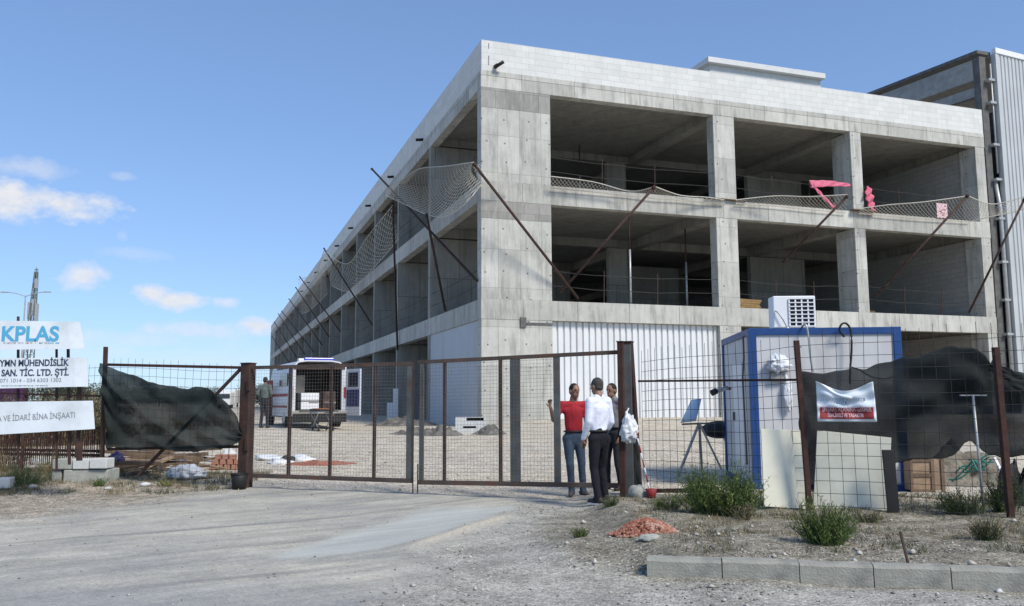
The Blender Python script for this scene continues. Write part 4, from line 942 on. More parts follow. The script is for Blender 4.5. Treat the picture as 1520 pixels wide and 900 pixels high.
# warning banner tied on the fence
def banner():
    Yb = float(np.interp(1250, [1200, 1497], [F1.y, F2.y]))-.06
    c = P(1214, 626, Yb); r = thing('warning_banner', 'crumpled white banner with a red lower band tied to the mesh fence', 'banner', c, math.atan2(fd.y, fd.x))
    W_, H_ = (P(1293, 626, Yb)-c).length*1.03, P(1214, 568, Yb).z-c.z
    def sag(u): return -.115*sin(pi*u)**1.3+.015*(1-u)
    def fn(u, v):
        z = H_*v + sag(u)*v**2.2; x = W_*(u*(1-.03*v)+.0*v)
        cr = .035*math.exp(-((v-(1.05-.62*u)+.0)/.05)**2)*(u < .62)+.012*sin(u*14+v*7)+.01*sin(v*19)
        return (x, -.02-cr, z)
    g = MB().grid(fn, 40, 30).build('banner_sheet', M['sign'], r, smooth=True, solid=.003)
    rd = MB().grid(lambda u, v: tuple(Vector(fn(.05+.91*u, .07+.30*v))+Vector((0, -.006, 0))), 40, 8).build('red_band', M['red'], r, smooth=True)
    return r, fn, W_, H_
def text(s, size, m, parent, locn, rot=(pi/2, 0, 0), w=None, ext=.0015, name='lettering', bold=0.0, conf=False):
    cu = bpy.data.curves.new(name, 'FONT'); cu.body = s; cu.size = size; cu.extrude = ext; cu.offset = bold
    o = bpy.data.objects.new(name, cu); COL.objects.link(o); bpy.context.view_layer.update()
    dg = bpy.context.evaluated_depsgraph_get(); me = bpy.data.meshes.new_from_object(o.evaluated_get(dg)); bpy.data.objects.remove(o); bpy.data.curves.remove(cu)
    xs = [v.co.x for v in me.vertices]
    if w: k = w/(max(xs)-min(xs)); [setattr(v.co, 'x', (v.co.x-min(xs))*k) for v in me.vertices]
    me.materials.clear(); me.materials.append(m); o = bpy.data.objects.new(name, me); COL.objects.link(o); o.parent = parent; o.location = locn; o.rotation_euler = rot
    if conf:      # lay the letters on the creased sheet
        for v in me.vertices:
            X, Z = locn[0]+v.co.x, locn[2]+v.co.y; q = bf(X/bW, Z/bH); v.co = (X, q[1]-.010-(.001 if v.co.z > 0 else 0), Z)
        o.location = (0, 0, 0); o.rotation_euler = (0, 0, 0)
    return o
br_, bf, bW, bH = banner()
M['pale_red'] = mat('pale_red_print', (.60, .38, .40), .6, .1, 4, 0)
text('İNŞAAT ALANINA GİRMEK', .075, M['pale_red'], br_, (bW*.09, -.055, bH*.26), w=bW*.84, bold=.002, conf=True)
text('TEHLİKELİ VE YASAKTIR', .06, M['pale_red'], br_, (bW*.17, -.055, bH*.12), w=bW*.62, bold=.002, conf=True)
M['print_blue'] = mat('faded_blue_print', (.28, .34, .42), .6, .1, 4, 0)
def greek(parent, x0, x1, z, h, m, y, seed, name='small_print'):
    rn = random.Random(seed); mb = MB(); x = x0
    while x < x1:
        w = h*rn.uniform(.25, .7)
        if rn.random() < .86:
            mb.box(x, y, z, x+w*.35, y+.002, z+h); mb.box(x+w*.35, y, z+(0 if rn.random() < .5 else h*.75), x+w, y+.002, z+h*.25+(0 if rn.random() < .5 else 0) if False else z+h)
        x += w+h*.22
    return mb.build(name, m, parent)
for k, (z, h, a, b) in enumerate(((.52, .035, .08, .80), (.62, .03, .06, .30), (.43, .04, .30, .62))): greek(br_, bW*a, bW*b, bH*z, h, M['print_blue'], -.034, 11+k)

# ------------------------------------------------------------------ sign boards
SY = 13.6
sg = thing('sign_posts', 'thin dark posts carrying the three white sign boards', 'posts', P(60, 690, 14.0)); sg.location.z = gz(sg.location.x, 14.0)
def sgl(px, py, Y=SY+.08): return P(px, py, Y)-sg.location
for a, b, w in (((27, 470), (27, 690), .03), ((84, 500), (84, 700), .028), ((101, 500), (103, 690), .035), ((118, 560), (116, 684), .045), ((120, 655), (119, 684), .05)):
    MB().bar(sgl(*b, 13.75), sgl(*a, 13.75), w).build('post', M['rust_dark'], sg)
def signboard(quad, lab, lines, Ya=SY):
    """quad bl, br, tr, tl"""
    q = [P(x, y, Ya) for x, y in quad]; c = q[0].copy(); r = thing('sign_board', lab, 'sign', c, 0, 'white sign boards stacked at the left edge')
    fn = lambda u, v: q[0].lerp(q[1], u).lerp(q[3].lerp(q[2], u), v)-c+Vector((0, .02*(u > .93)*(u-.93)*14, 0))
    MB().grid(fn, 30, 6).build('board', M['sign'], r, solid=.012)
    for s, x, y, wpx, size, m, bold in lines:
        p = P(x, y, Ya-.009)-c; p2 = P(x+wpx, y-wpx*tilt, Ya-.009)-c
        text(s, size, M[m], r, p, (pi/2, -math.atan2(p2.z-p.z, p2.x-p.x), 0), w=(p2-p).length, bold=bold, ext=.001)
    return r, c
tilt = 0.0
r, c = signboard([(-150, 521), (125, 518), (118, 478), (-150, 474)], 'topmost white sign board reading KPLAS in light blue', [('KPLAS', 2, 506, 85, .33, 'sign_blue', .010)])
for a, b, m in ((5, 24, 'sign_grey'), (27, 34, 'sign_grey'), (38, 50, 'brick'), (52, 69, 'sign_grey'), (71, 87, 'sign_blue')):
    p0, p1 = P(a, 510.5, SY-.01)-c, P(b, 508, SY-.01)-c; greek(r, p0.x, p1.x, p0.z, .022, M[m], p0.y, a)
tilt = .012
r, c = signboard([(-150, 580), (130, 574), (129, 531), (-150, 533)], 'middle white sign board with two dark lines of Turkish company text', [('YMN MÜHENDİSLİK', -1, 544, 103, .145, 'sign_navy', .004), ('SAN. TİC. LTD. ŞTİ.', 2, 558.5, 100, .145, 'sign_navy', .004), ('071 1014 - 034 6303 1302', 0, 568, 91, .085, 'sign_grey', .0)])
p0, p1 = P(2, 573.5, SY-.01)-c, P(70, 572, SY-.01)-c; greek(r, p0.x, p1.x, p0.z, .013, M['sign_grey'], p0.y, 9)
tilt = .05
r, c = signboard([(-150, 654), (140, 637), (137, 595), (-150, 599)], 'lowest white sign board, tilted, with grey text about a building', [('A VE İDARİ BİNA İNŞAATI', -4, 626, 115, .13, 'sign_grey', -.0)])

# ------------------------------------------------------------------ blocks, rubble, timber on the left
def slab_block(px0, px1, pyb, pyt, Y, d, lab, m, nm='concrete_block', rz=0.03, z=None):
    a, b = P(px0, pyb, Y), P(px1, pyb, Y); t = P(px0, pyt, Y); o = MB().box(0, 0, 0, b.x-a.x, d, t.z-a.z).build(nm, M[m], bevel=.015)
    o.location = (a.x, Y, a.z if z is None else z); o.rotation_euler.z = rz; return tag(o, lab, 'block', 'blocks stacked below the sign boards')
slab_block(93, 158, 721, 698, 15.3, .5, 'large hollow concrete block at the bottom right of the left stack', 'cblock')
slab_block(76, 90, 719, 699, 15.35, .4, 'narrow concrete block standing left of the large bottom block', 'cblock')
slab_block(77, 106, 697, 682, 15.3, .45, 'weathered grey block lying at the top left of the stack', 'cblock')
slab_block(107, 131, 697, 682, 15.28, .3, 'pale aerated block in the middle of the stack top', 'cblock_w')
slab_block(132, 158, 696, 681, 15.26, .3, 'pale aerated block at the right end of the stack top', 'cblock_w', rz=-.02)
slab_block(-6, 12, 726, 710, 14.6, .25, 'broken pale block lying alone at the left edge', 'cblock_w', rz=.2)
def lay(nm, px, py, size, rz, lab, m, cat, grp=None, ry=0, lift=0., bev=.006):
    g = Gt(px, py); o = MB().obox((0, 0, size[2]/2), size).build(nm, M[m], bevel=bev); o.location = (g.x, g.y, g.z+lift); o.rotation_euler = (0, ry, rz); return tag(o, lab, cat, grp)
GP = 'old timber lying below the green shade cloth'
lay('timber_plank', 205, 704, (1.5, .16, .05), 1.0, 'broad pale plank lying aslant under the green shade cloth', 'wood_light', 'plank', GP, -.28, .05)
for i, (x, y, l, rz, ry, lb) in enumerate(((180, 700, 1.7, .1, 0, 'dark plank at the bottom left of the timber heap'), (215, 696, 2.2, -.06, .02, 'long dark plank across the timber heap'), (235, 690, 2.0, .16, -.05, 'dark plank sloping right on the timber heap'), (200, 686, 1.8, -.2, .03, 'short dark plank behind the pale one'), (260, 684, 2.0, .05, -.04, 'dark plank reaching the brick pile'), (190, 708, 1.1, .5, .05, 'thick dark timber end lying nearest the road'), (238, 699, 1.6, .3, .08, 'brown plank half buried in the timber heap'))):
    lay('timber_plank', x, y, (l, .13+.03*(i % 3), .07), rz, lb, 'wood', 'plank', GP, ry, .07+.03*i)
for i in range(11):
    lay('timber_plank', 168+i*15.5, 690+(i*7) % 17, (random.uniform(.5, 1.3), random.uniform(.06, .14), .04), random.uniform(-.7, .7), '%s thin split board scattered through the timber heap, counting from its left end' % ['first', 'second', 'third', 'fourth', 'fifth', 'sixth', 'seventh', 'eighth', 'ninth', 'tenth', 'last'][i], 'wood_light' if i % 3 == 0 else 'wood', 'plank', GP, random.uniform(-.2, .2), .12)
M['hbrick'] = mat('hollow_brick', (.38, .20, .14), .9, .25, 6, .4, 40, dirt=(.50, .42, .36), dirt_amt=.8, dscale=4)
bp_ = 'bricks stacked behind the left gate post'
k = 0
for row in range(3):
    for i in range(5-row):
        g = Gt(304+i*11+row*4, 700); o = MB().box(0, 0, 0, .115, .2, .10).build('hollow_brick', M['hbrick'], bevel=.006); o.location = (g.x, g.y+.25, g.z+.02+row*.103); o.rotation_euler.z = random.uniform(-.15, .15)
        tag(o, '%s orange brick %s' % (['leftmost', 'second', 'third', 'fourth', 'rightmost'][i] if row < 1 else ['leftmost', 'second', 'third', 'fourth'][i], ['in the bottom row beside the gate post', 'in the middle row beside the gate post', 'in the top row beside the gate post'][row]), 'brick', bp_)
def lump(nm, px, py, w, d, h, lab, m, cat, seed=1, rough=.35, grp=None, n=26, lift=0, sharp=1.6):
    """an uneven low heap on the ground"""
    g = Gt(px, py); off = Vector((seed*5.1, seed*2.3, 0))
    def fn(u, v):
        a = u*2*pi; rr = v; x = cos(a)*w/2*rr; y = sin(a)*d/2*rr
        k = 1+.3*noise.noise(Vector((cos(a), sin(a), 0))*1.3+off)
        x *= k; y *= k
        e = (1-rr**sharp); q = Vector((x, y, 0))
        z = h*e*(1+rough*2*noise.noise(q*(3.2/max(w, .3))*2+off)+rough*noise.noise(q*(12/max(w, .3))+off))+.02*noise.noise(q*22)*e
        return (x, y, z+gz(g.x+x, g.y+y)-g.z-.03*rr)
    o = MB().grid(fn, n*2, n).build(nm, m if not isinstance(m, str) else M[m], smooth=True); o.location = (g.x, g.y, g.z+lift); return tag(o, lab, cat, grp)
bagc = bag('rubbish_bag', Gt(277, 712)+Vector((0, 0, .12)), .27, 'crumpled silver white plastic sheet lying under the shade cloth', 7, 'plastic sheet', squash=(1.15, .7, .5))
lw = lump('rubble_lump', 332, 694, .35, .3, .12, 'white plaster lump lying on the brick pile', 'cblock_w', 'rubble', 5); lw.location.z += .28; lw.location.y += .3
purp = bag('purple_sack', P(173, 681, 16.3), .12, 'purple and white sack in the timber heap', 9, 'sack', squash=(1.1, .6, .8)); purp.data.materials[0] = mat('purple_sack', (.14, .11, .26), .7, .3, 9, .3, dirt=(.5, .5, .55), dirt_amt=.8, dscale=8)
# bucket at the left post
bk = thing('bucket', 'black plastic bucket at the foot of the left gate post', 'bucket', Vector((P(355, 722, 15.0).x, 15.0, gz(-4.8, 15.0)))); 
def frust(z0, z1, r0, r1, n=24):
    m = MB(); m.grid(lambda u, v: ((r0+(r1-r0)*v)*cos(u*2*pi), (r0+(r1-r0)*v)*sin(u*2*pi), z0+(z1-z0)*v), n, 2); return m
frust(0, .26, .11, .145).build('pail', M['black'], bk, smooth=True, solid=.006); MB().tube([(.13*cos(a), .13*sin(a), .0) for a in np.linspace(0, 2*pi, 20)], .001, 4).build('base_ring', M['black'], bk)
MB().tube([(.15*cos(a), .15*sin(a), .262) for a in np.linspace(0, 2*pi, 25)], .009, 6).build('rim', M['black'], bk); MB().ell((0, 0, .005), (.11, .11, .004)).build('bottom', M['black'], bk)
# clutter just behind the left gate leaf
for i, (x, y, w, c, lb) in enumerate(((388, 687, .34, 'plastic_bag', 'first white plastic sheet crumpled behind the left gate leaf'), (404, 694, .30, 'plastic_bag', 'second white sheet, nearest the gate rail'), (438, 688, .34, 'plastic_bag', 'white plastic sheet beside the reddish dirt'), (415, 690, .22, 'black', 'black rubbish sack between the white sheets'))):
    g = Gt(x, y); b = MB().ell((0, 0, 0), (w*.95, .2, .085), 24, 14)
    for j, v in enumerate(b.v): v = Vector(v); b.v[j] = tuple(v*(1+.6*noise.noise(v*7+Vector((i*3, 0, 0)))))
    o = b.build('plastic_sheet' if c != 'black' else 'rubbish_sack', M[c], smooth=True); o.location = g+Vector((0, .6, .06)); tag(o, lb, 'plastic sheet' if c != 'black' else 'sack', 'plastic waste behind the gate')
lump('brick_rubble', 474, 689, 2.0, .9, .07, 'reddish brick dirt spread behind the left gate leaf', 'brick', 'rubble', 3)

# ------------------------------------------------------------------ crushed brick heap and kerb
hp = Gt(958, 794)
hb = lump('brick_heap', 955, 787, .52, .50, .085, 'small heap of crushed orange brick on the verge', 'brick', 'rubble heap', 8, .5)
mb = MB(); rn = random.Random(4)
for i in range(420):
    a = rn.uniform(0, 2*pi); rr = sqrt(rn.random())*1.0; x, y = cos(a)*rr*.31, sin(a)*rr*.29; s = rn.uniform(.008, .028)
    mb.rock((x, y, max(0, .10*(1-rr**1.6))+.008+gz(hb.location.x+x, hb.location.y+y)-hb.location.z), s, i, 5, .7)
mb.build('brick_chips', M['brick'], hb)['kind'] = 'stuff'
mb = MB()
for i in range(330):
    a = rn.uniform(0, 2*pi); rr = sqrt(rn.random())*1.15; x, y = cos(a)*rr*.31, sin(a)*rr*.29; s = rn.uniform(.006, .024)
    mb.rock((x, y, max(0, .10*(1-rr**1.6))+.012+gz(hb.location.x+x, hb.location.y+y)-hb.location.z), s, i+900, 5, .7)
mb.build('dusty_chips', M['hbrick'], hb)['kind'] = 'stuff'
kk = [Gt(962, 857)]
k0 = Vector((1.13, 7.42, 0)); kd = Vector((1, -.21, 0)).normalized()
names = ['first kerb stone, with the chipped left end', 'second kerb stone from the left end', 'third kerb stone from the left end', 'fourth kerb stone, below the green tuft', 'fifth kerb stone, below the rusty strip', 'sixth kerb stone towards the right', 'last kerb stone at the right edge']
kx = [1.13]
for px in (1072, 1187, 1297, 1412): 
    r_ = ray(px, 850)
    p_ = CAMP+r_*((k0.y+.21*k0.x)/(r_.y+.21*r_.x)); kx.append(p_.x)
kx += [kx[-1]+.62, kx[-1]+1.24, kx[-1]+1.86]
for i in range(len(kx)-1):
    x0, x1 = kx[i]+.004, kx[i+1]-.004; L_ = (x1-x0)/kd.x
    b = MB(); b.grid(lambda u, v: (0, 0, 0), 1, 1); b = MB()
    ns = 14
    prof = [(-.005, -.03), (-.0, .168), (.018, .190), (.13, .194), (.14, -.03)]
    def fn(u, v):
        j = v*(len(prof)-1); a = int(min(j, len(prof)-2)); f = j-a; y = prof[a][0]*(1-f)+prof[a+1][0]*f; z = prof[a][1]*(1-f)+prof[a+1][1]*f
        n = noise.noise(Vector((u*L_*7+i*9, y*20, z*20)))*.006
        return (u*L_, y+n, z+n)
    b.grid(fn, ns, 12)
    m0 = len(b.v); b.f.append(tuple(range(0, 13*(ns+1), ns+1))); b.f.append(tuple(reversed(range(ns, 13*(ns+1), ns+1))))
    o = b.build('kerb_stone', M['kerb']); o.location = (x0, 7.42-.21*(x0-1.13), -.02+random.uniform(-.004, .006)); o.rotation_euler = (0, random.uniform(-.006, .006), math.atan2(-.21, 1)); tag(o, names[i], 'kerb stone', 'kerb stones along the verge')
# rusty strip stuck in the verge
a, b = Gt(1350, 838), None
st = MB(); st.bar((0, 0, -.05), (P(1336, 789, a.y+.05)-a), .03, .008); o = st.build('metal_strip', M['rust_dark']); o.location = a; tag(o, 'thin dark metal strip sticking up at a slant behind the kerb', 'metal strip')
# white stone on the road below the kerb
g = Gt(1483, 880); o = MB().rock((0, 0, .01), .028, 5, 12).build('white_stone', M['cblock_w'], smooth=True); o.location = g; tag(o, 'white stone lying on the road below the right kerb', 'stone')
g = Gt(950, 795)+Vector((.05, -.28, .02)); o = MB().rock((0, 0, 0), .10, 8, 14, .35).build('flat_stone', M['cblock']); o.location = g; tag(o, 'flat pale stone at the edge of the brick heap', 'stone')
g = Gt(945, 738); o = MB().rock((0, 0, .05), .15, 3, 16, .9).build('grey_boulder', M['cblock'], smooth=True); o.location = g; tag(o, 'grey concrete lump at the foot of the right gate posts', 'boulder')
# red and white stick with red foot
a = P(967, 746, 12.55); a.z = gz(a.x, 12.55); stp = P(944, 640, 12.6)
r = thing('marker_stick', 'red and white stick leaning on the right gate post, in a red pot', 'stick', a)
d = stp-a
for i in range(8): MB().tube([d*(.12+.88*i/8), d*(.12+.88*(i+1)/8)], .011, 8).build('stick_band', M['white'] if i % 2 == 0 else M['red'], r, smooth=True)
frust(0, .13, .055, .075).build('pot', M['red'], r, smooth=True, solid=.01); MB().ell((0, 0, .115), (.07, .07, .02)).build('soil', M['red'], r)
# white bag on the gate post, dark rag below
wb = bag('plastic_bag', P(934, 640, 12.62), .14, 'white plastic carrier bag hanging between the right gate posts', 13, squash=(.85, .6, 1.15))
MB().tube([(0, .03, .14), (-.02, .05, .28), (.01, .09, .33)], .012, 6).build('handle', M['plastic_bag'], wb)
o = cloth('shade_cloth', [(927, 655), (936, 654), (946, 656)], [(928, 724), (938, 724), (952, 722)], lambda x: 13.15, M['shade_r'], 'dark rag of cloth hanging low between the right gate posts', nu=10, nv=16, amp=.03)

# ------------------------------------------------------------------ T-handled pole, hose, crate, soil heap at right
a = Gt(1461, 762); t1 = P(1444, 586, a.y); r = thing('tee_pole', 'thin grey pole with a cross bar on top in front of the charcoal cloth', 'pole', a)
MB().tube([(0, 0, -.05), t1-a], .016, 8).build('shaft', M['galv'], r, smooth=True); MB().bar(P(1425, 587, a.y)-a, P(1464, 587, a.y)-a, .03, .015).build('cross_bar', M['galv'], r)
lump('soil_heap', 1425, 716, 2.6, 1.6, .62, 'heap of stony soil behind the fence at the right', mat('soil', (.15, .135, .105), .95, .4, 7, .9, 22, dirt=(.30, .27, .22), dirt_amt=.7, dscale=9), 'soil heap', 4, .45, n=44, sharp=1.2)
cr = thing('wooden_crate', 'brown wooden crate standing low behind the cloth right of the cabin', 'crate', P(1352, 730, 13.4)); cr.location.z = gz(cr.location.x, 13.4)
cw_ = P(1402, 700, 13.4).x-cr.location.x
MB().box(.03, .02, .03, cw_-.03, .5, .50).build('crate_panel', M['wood_light'], cr)
for x in (0, cw_*.62, cw_-.05): MB().box(x, 0, 0, x+.05, .018, .53).build('batten', M['wood'], cr)
for z in (0, .24, .47): MB().box(.051, .002, z, cw_*.62-.002, .016, z+.05).build('batten', M['wood'], cr)
for i in range(7):
    pts = []; s0, s1 = Vector((1408+i*5, 712-i*4, 0)), Vector((1478-i*3, 676+i*3, 0))
    for k in range(7):
        f = k/6; q = P(s0.x+(s1.x-s0.x)*f, s0.y+(s1.y-s0.y)*f+7*sin(f*6+i*1.7), 12.45-.25*f-.04*i); pts.append(q)
    cable(pts, .012, M['teal'], '%s green rope strand in the tangle on the soil heap, counted from the lowest' % ['first', 'second', 'third', 'fourth', 'fifth', 'sixth', 'topmost'][i], 'rope', 'rope', 'tangled green ropes on the soil heap')
a = P(1482, 700, 11.6); sk = MB().bar(P(1476, 680, 11.7)-a, P(1494, 716, 11.5)-a, .035, .03).build('slat', M['white']); sk.location = a; tag(sk, 'short white slat leaning behind the far right post', 'slat')
o = lump('rubbish_sack', 1512, 748, .7, .5, .42, 'black rubbish sack at the far right edge of the fence', 'black', 'sack', 6, .3, sharp=3)
# ------------------------------------------------------------------ tripod with tilted sheet, black bag beside cabin
tp = thing('tripod_stand', 'grey metal tripod stand with a tilted blue sheet on top, left of the cabin', 'stand', Gt(1035, 712))
Yt = tp.location.y; o0 = tp.location
apex = P(1038, 628, Yt)-o0
for (x, y), dy in (((1006, 708), -.25), ((1042, 700), .45), ((1071, 697), .0)):
    q = P(x, y, Yt+dy)-o0; MB().bar(apex+Vector((.0, 0, 0)), q, .045, .03).build('leg', M['steel_grey'], tp)
MB().bar(P(1012, 630, Yt)-o0, P(1062, 628, Yt)-o0, .04, .03).build('head_plate', M['steel_dark'], tp)
q = [P(1010, 628, Yt-.1)-o0, P(1033, 625, Yt-.15)-o0, P(1041, 592, Yt+.1)-o0, P(1026, 594, Yt+.1)-o0]
MB().grid(lambda u, v: q[0].lerp(q[1], u).lerp(q[3].lerp(q[2], u), v)+Vector((0, -.05*sin(v*3), .02*sin(v*pi))), 6, 8).build('tilted_sheet', mat('blue_sheet', (.33, .46, .60), .5, .1, 3, .1), tp, smooth=True, solid=.01)
wh = thing('wheelbarrow', 'black tub on a frame sticking out beside the left wall of the cabin', 'wheelbarrow', Gt(1082, 705))
o0 = wh.location; Yw = o0.y
tb = MB().ell((0, 0, 0), (.33, .30, .17), 24, 14); c = P(1067, 638, Yw)-o0; tb.v = [tuple(Vector(v)+c) for v in tb.v]; tb.build('tub', M['black'], wh, smooth=True)
MB().tube([c+Vector((-.33, 0, .06)), c+Vector((0, -.30, .06)), c+Vector((.33, 0, .06)), c+Vector((0, .3, .06)), c+Vector((-.33, 0, .06))], .014, 6).build('rim', M['black'], wh)
MB().tube([c+Vector((.1, 0, -.12)), c+Vector((.18, 0, -.4)), Vector((.12, 0, 0))], .03, 8).build('frame', M['wood_light'], wh); MB().tube([c+Vector((.3, -.1, -.1)), Vector((.3, -.1, .0))], .02, 8).build('leg', M['steel_dark'], wh)
MB().tube([Vector((.13, .03, .16)), Vector((.13, -.03, .16))], .16, 18).build('wheel', M['tyre'], wh, smooth=True)
# slotted concrete box by the building corner
cb = thing('concrete_box', 'pale box with two dark slots standing by the building corner', 'box', P(676, 650, 27.5), radians(3)); cb.location.z = gz(cb.location.x, 27.5)
bw_ = P(721, 640, 27.5).x-P(676, 640, 27.5).x; bh_ = P(700, 620, 27.5).z-cb.location.z
def slotted(x0, x1, z0, z1, y, slots):
    mb = MB(); zs = sorted({z0, z1, *[s[2] for s in slots], *[s[3] for s in slots]})
    for a, b in zip(zs, zs[1:]):
        x = x0
        for s in slots:
            if s[2] <= a and b <= s[3]: mb.box(x, y, a, s[0], .5, b); x = s[1]
        mb.box(x, y, a, x1, .5, b)
    return mb
sl = [(bw_*.36, bw_*.93, bh_*.80, bh_*.985), (bw_*.25, bw_*.68, bh_*.32, bh_*.46)]
slotted(0, bw_, 0, bh_*1.02, 0, sl).build('body', M['cblock_w'], cb); MB().box(.02, .3, .02, bw_-.02, .6, bh_*.99).build('inner_core', M['black'], cb)
# stacked panels under the long side
for k, (x0, x1, y0, y1, lb) in enumerate(((574, 583, 598, 622, 'short pale panel leaning at the long side of the building'), (583, 591, 577, 620, 'tall pale panel standing against a column of the long side'))):
    Y = 42.0; a, b = P(x0, y1, Y), P(x1, y0, Y); o = MB().box(0, 0, 0, b.x-a.x, .1, b.z-a.z+.3).build('pale_panel', M['panel_white']); o.location = (a.x, Y, a.z-.3); tag(o, lb, 'panel', 'pale panels at the long side')
for k, (px, py, Y, w, d, h, lb) in enumerate(((650, 646, 31.5, 1.6, 1.2, .22, 'dark rubble heap at the foot of the grey corner sheet'), (727, 645, 31.2, 1.2, .9, .2, 'low dark rubble heap at the building corner'), (600, 632, 38, 3.2, 1.4, .25, 'dark rubble heap under the long side openings'), (612, 645, 33, 1.6, .8, .15, 'flat dark rubble heap beside the long side columns'))):
    lump('rubble_heap', px, py, w, d, h, lb, mat('dark_rubble', (.12, .115, .105), .95, .4, 4, .8, 12, dirt=(.3, .28, .25), dirt_amt=.6, dscale=5), 'rubble heap', 11+k, .6, 'rubble heaps by the building')
# ------------------------------------------------------------------ people: limbs and trunk as tapered volumes fused into one skin
def cap(mb, a, b, r0, r1, n=14, flat=None):
    a, b = Vector(a), Vector(b); d = b-a; L_ = d.length; z = d.normalized() if L_ > 1e-6 else Vector((0, 0, 1))
    x = Vector((1, 0, 0)) if flat is None else Vector(flat)
    x = (x-z*x.dot(z)); x = x.normalized() if x.length > .05 else z.orthogonal().normalized(); y = z.cross(x)
    kx = ky = 1.0
    if flat is not None: ky = .68
    b0 = len(mb.v); vs = []; st = 5
    rings = [(-sin(pi/2*(1-i/st))*r0, cos(pi/2*(1-i/st))*r0) for i in range(1, st+1)]+[(L_*i/4, r0+(r1-r0)*i/4) for i in range(1, 4)]+[(L_+sin(pi/2*i/st)*r1, cos(pi/2*i/st)*r1) for i in range(0, st)]
    vs.append(a-z*r0)
    for h, r in rings:
        for k in range(n): an = 2*pi*k/n; vs.append(a+z*h+x*cos(an)*r*kx+y*sin(an)*r*ky)
    vs.append(b+z*r1); m = len(rings); fs = []
    for k in range(n): fs.append((0, 1+(k+1) % n, 1+k)); fs.append((len(vs)-1, 1+(m-1)*n+k, 1+(m-1)*n+(k+1) % n))
    for i in range(m-1):
        for k in range(n): p, q = 1+i*n+k, 1+i*n+(k+1) % n; fs.append((p, q, q+n, p+n))
    mb.add(vs, fs)
def fuse(mb, name, m, parent, voxel=.011, smooth=6, wrinkle=0.0, wscale=12, hem=None):
    me0 = bpy.data.meshes.new('raw'); me0.from_pydata(mb.v, [], mb.f); me0.update(); o = bpy.data.objects.new('raw', me0); TS.collection.objects.link(o); md = o.modifiers.new('r', 'REMESH'); md.mode = 'VOXEL'; md.voxel_size = voxel; md.use_smooth_shade = True
    s = o.modifiers.new('s', 'SMOOTH'); s.iterations = smooth; s.factor = .5
    TS.view_layers[0].update(); dg = TS.view_layers[0].depsgraph; me = bpy.data.meshes.new_from_object(o.evaluated_get(dg)); old = o.data
    bpy.data.objects.remove(o); bpy.data.meshes.remove(old); me.name = name
    if wrinkle:
        me.update()
        for v in me.vertices:
            c = v.co; w = noise.noise(Vector((c.x*wscale*1.3+c.z*5, c.y*wscale*1.3, c.z*wscale*.7)))+.5*noise.noise(Vector((c.x*wscale*2.2-c.z*9, c.y*wscale*2+3, c.z*wscale*1.4)))
            v.co = c+v.normal*w*wrinkle
    me.materials.clear(); me.materials.append(m); me.polygons.foreach_set('use_smooth', [True]*len(me.polygons))
    ob = bpy.data.objects.new(name, me); COL.objects.link(ob)
    if parent: ob.parent = parent
    return ob
def hand(mb, w, d, palm_n, s=1.0, curl=.5, side=1):
    """wrist w, finger direction d, palm normal palm_n"""
    d = Vector(d).normalized(); n = Vector(palm_n); n = (n-d*n.dot(d)).normalized(); x = d.cross(n)*side
    w = Vector(w)
    for k in (-1.2, -.4, .4, 1.2): cap(mb, w+d*.01*s, w+d*.085*s+x*k*.019*s, .015*s, .0125*s, 8)
    for k, L_ in ((-1.5, .062), (-.5, .075), (.5, .082), (1.5, .074)):
        a = w+d*.088*s+x*k*.0195*s; b = a+(d*cos(curl*.5)+n*sin(curl*.5))*L_*.5*s; c = b+(d*cos(curl*1.4)+n*sin(curl*1.4))*L_*.5*s
        cap(mb, a, b, .0098*s, .0088*s, 8); cap(mb, b, c, .0088*s, .007*s, 8)
    a = w+d*.022*s+x*.024*s; b = a+(d*.6+x*.75+n*.25).normalized()*.042*s; c = b+(d*.9+x*.25+n*.4).normalized()*.034*s
    cap(mb, a, b, .0125*s, .0105*s, 8); cap(mb, b, c, .0105*s, .0085*s, 8)
TS = bpy.data.scenes.new('workbench')
SK = {}
def skinmat(nm, c): 
    m = mat(nm, c, .55, .08, 9, .05, 60, spec=.35); return m
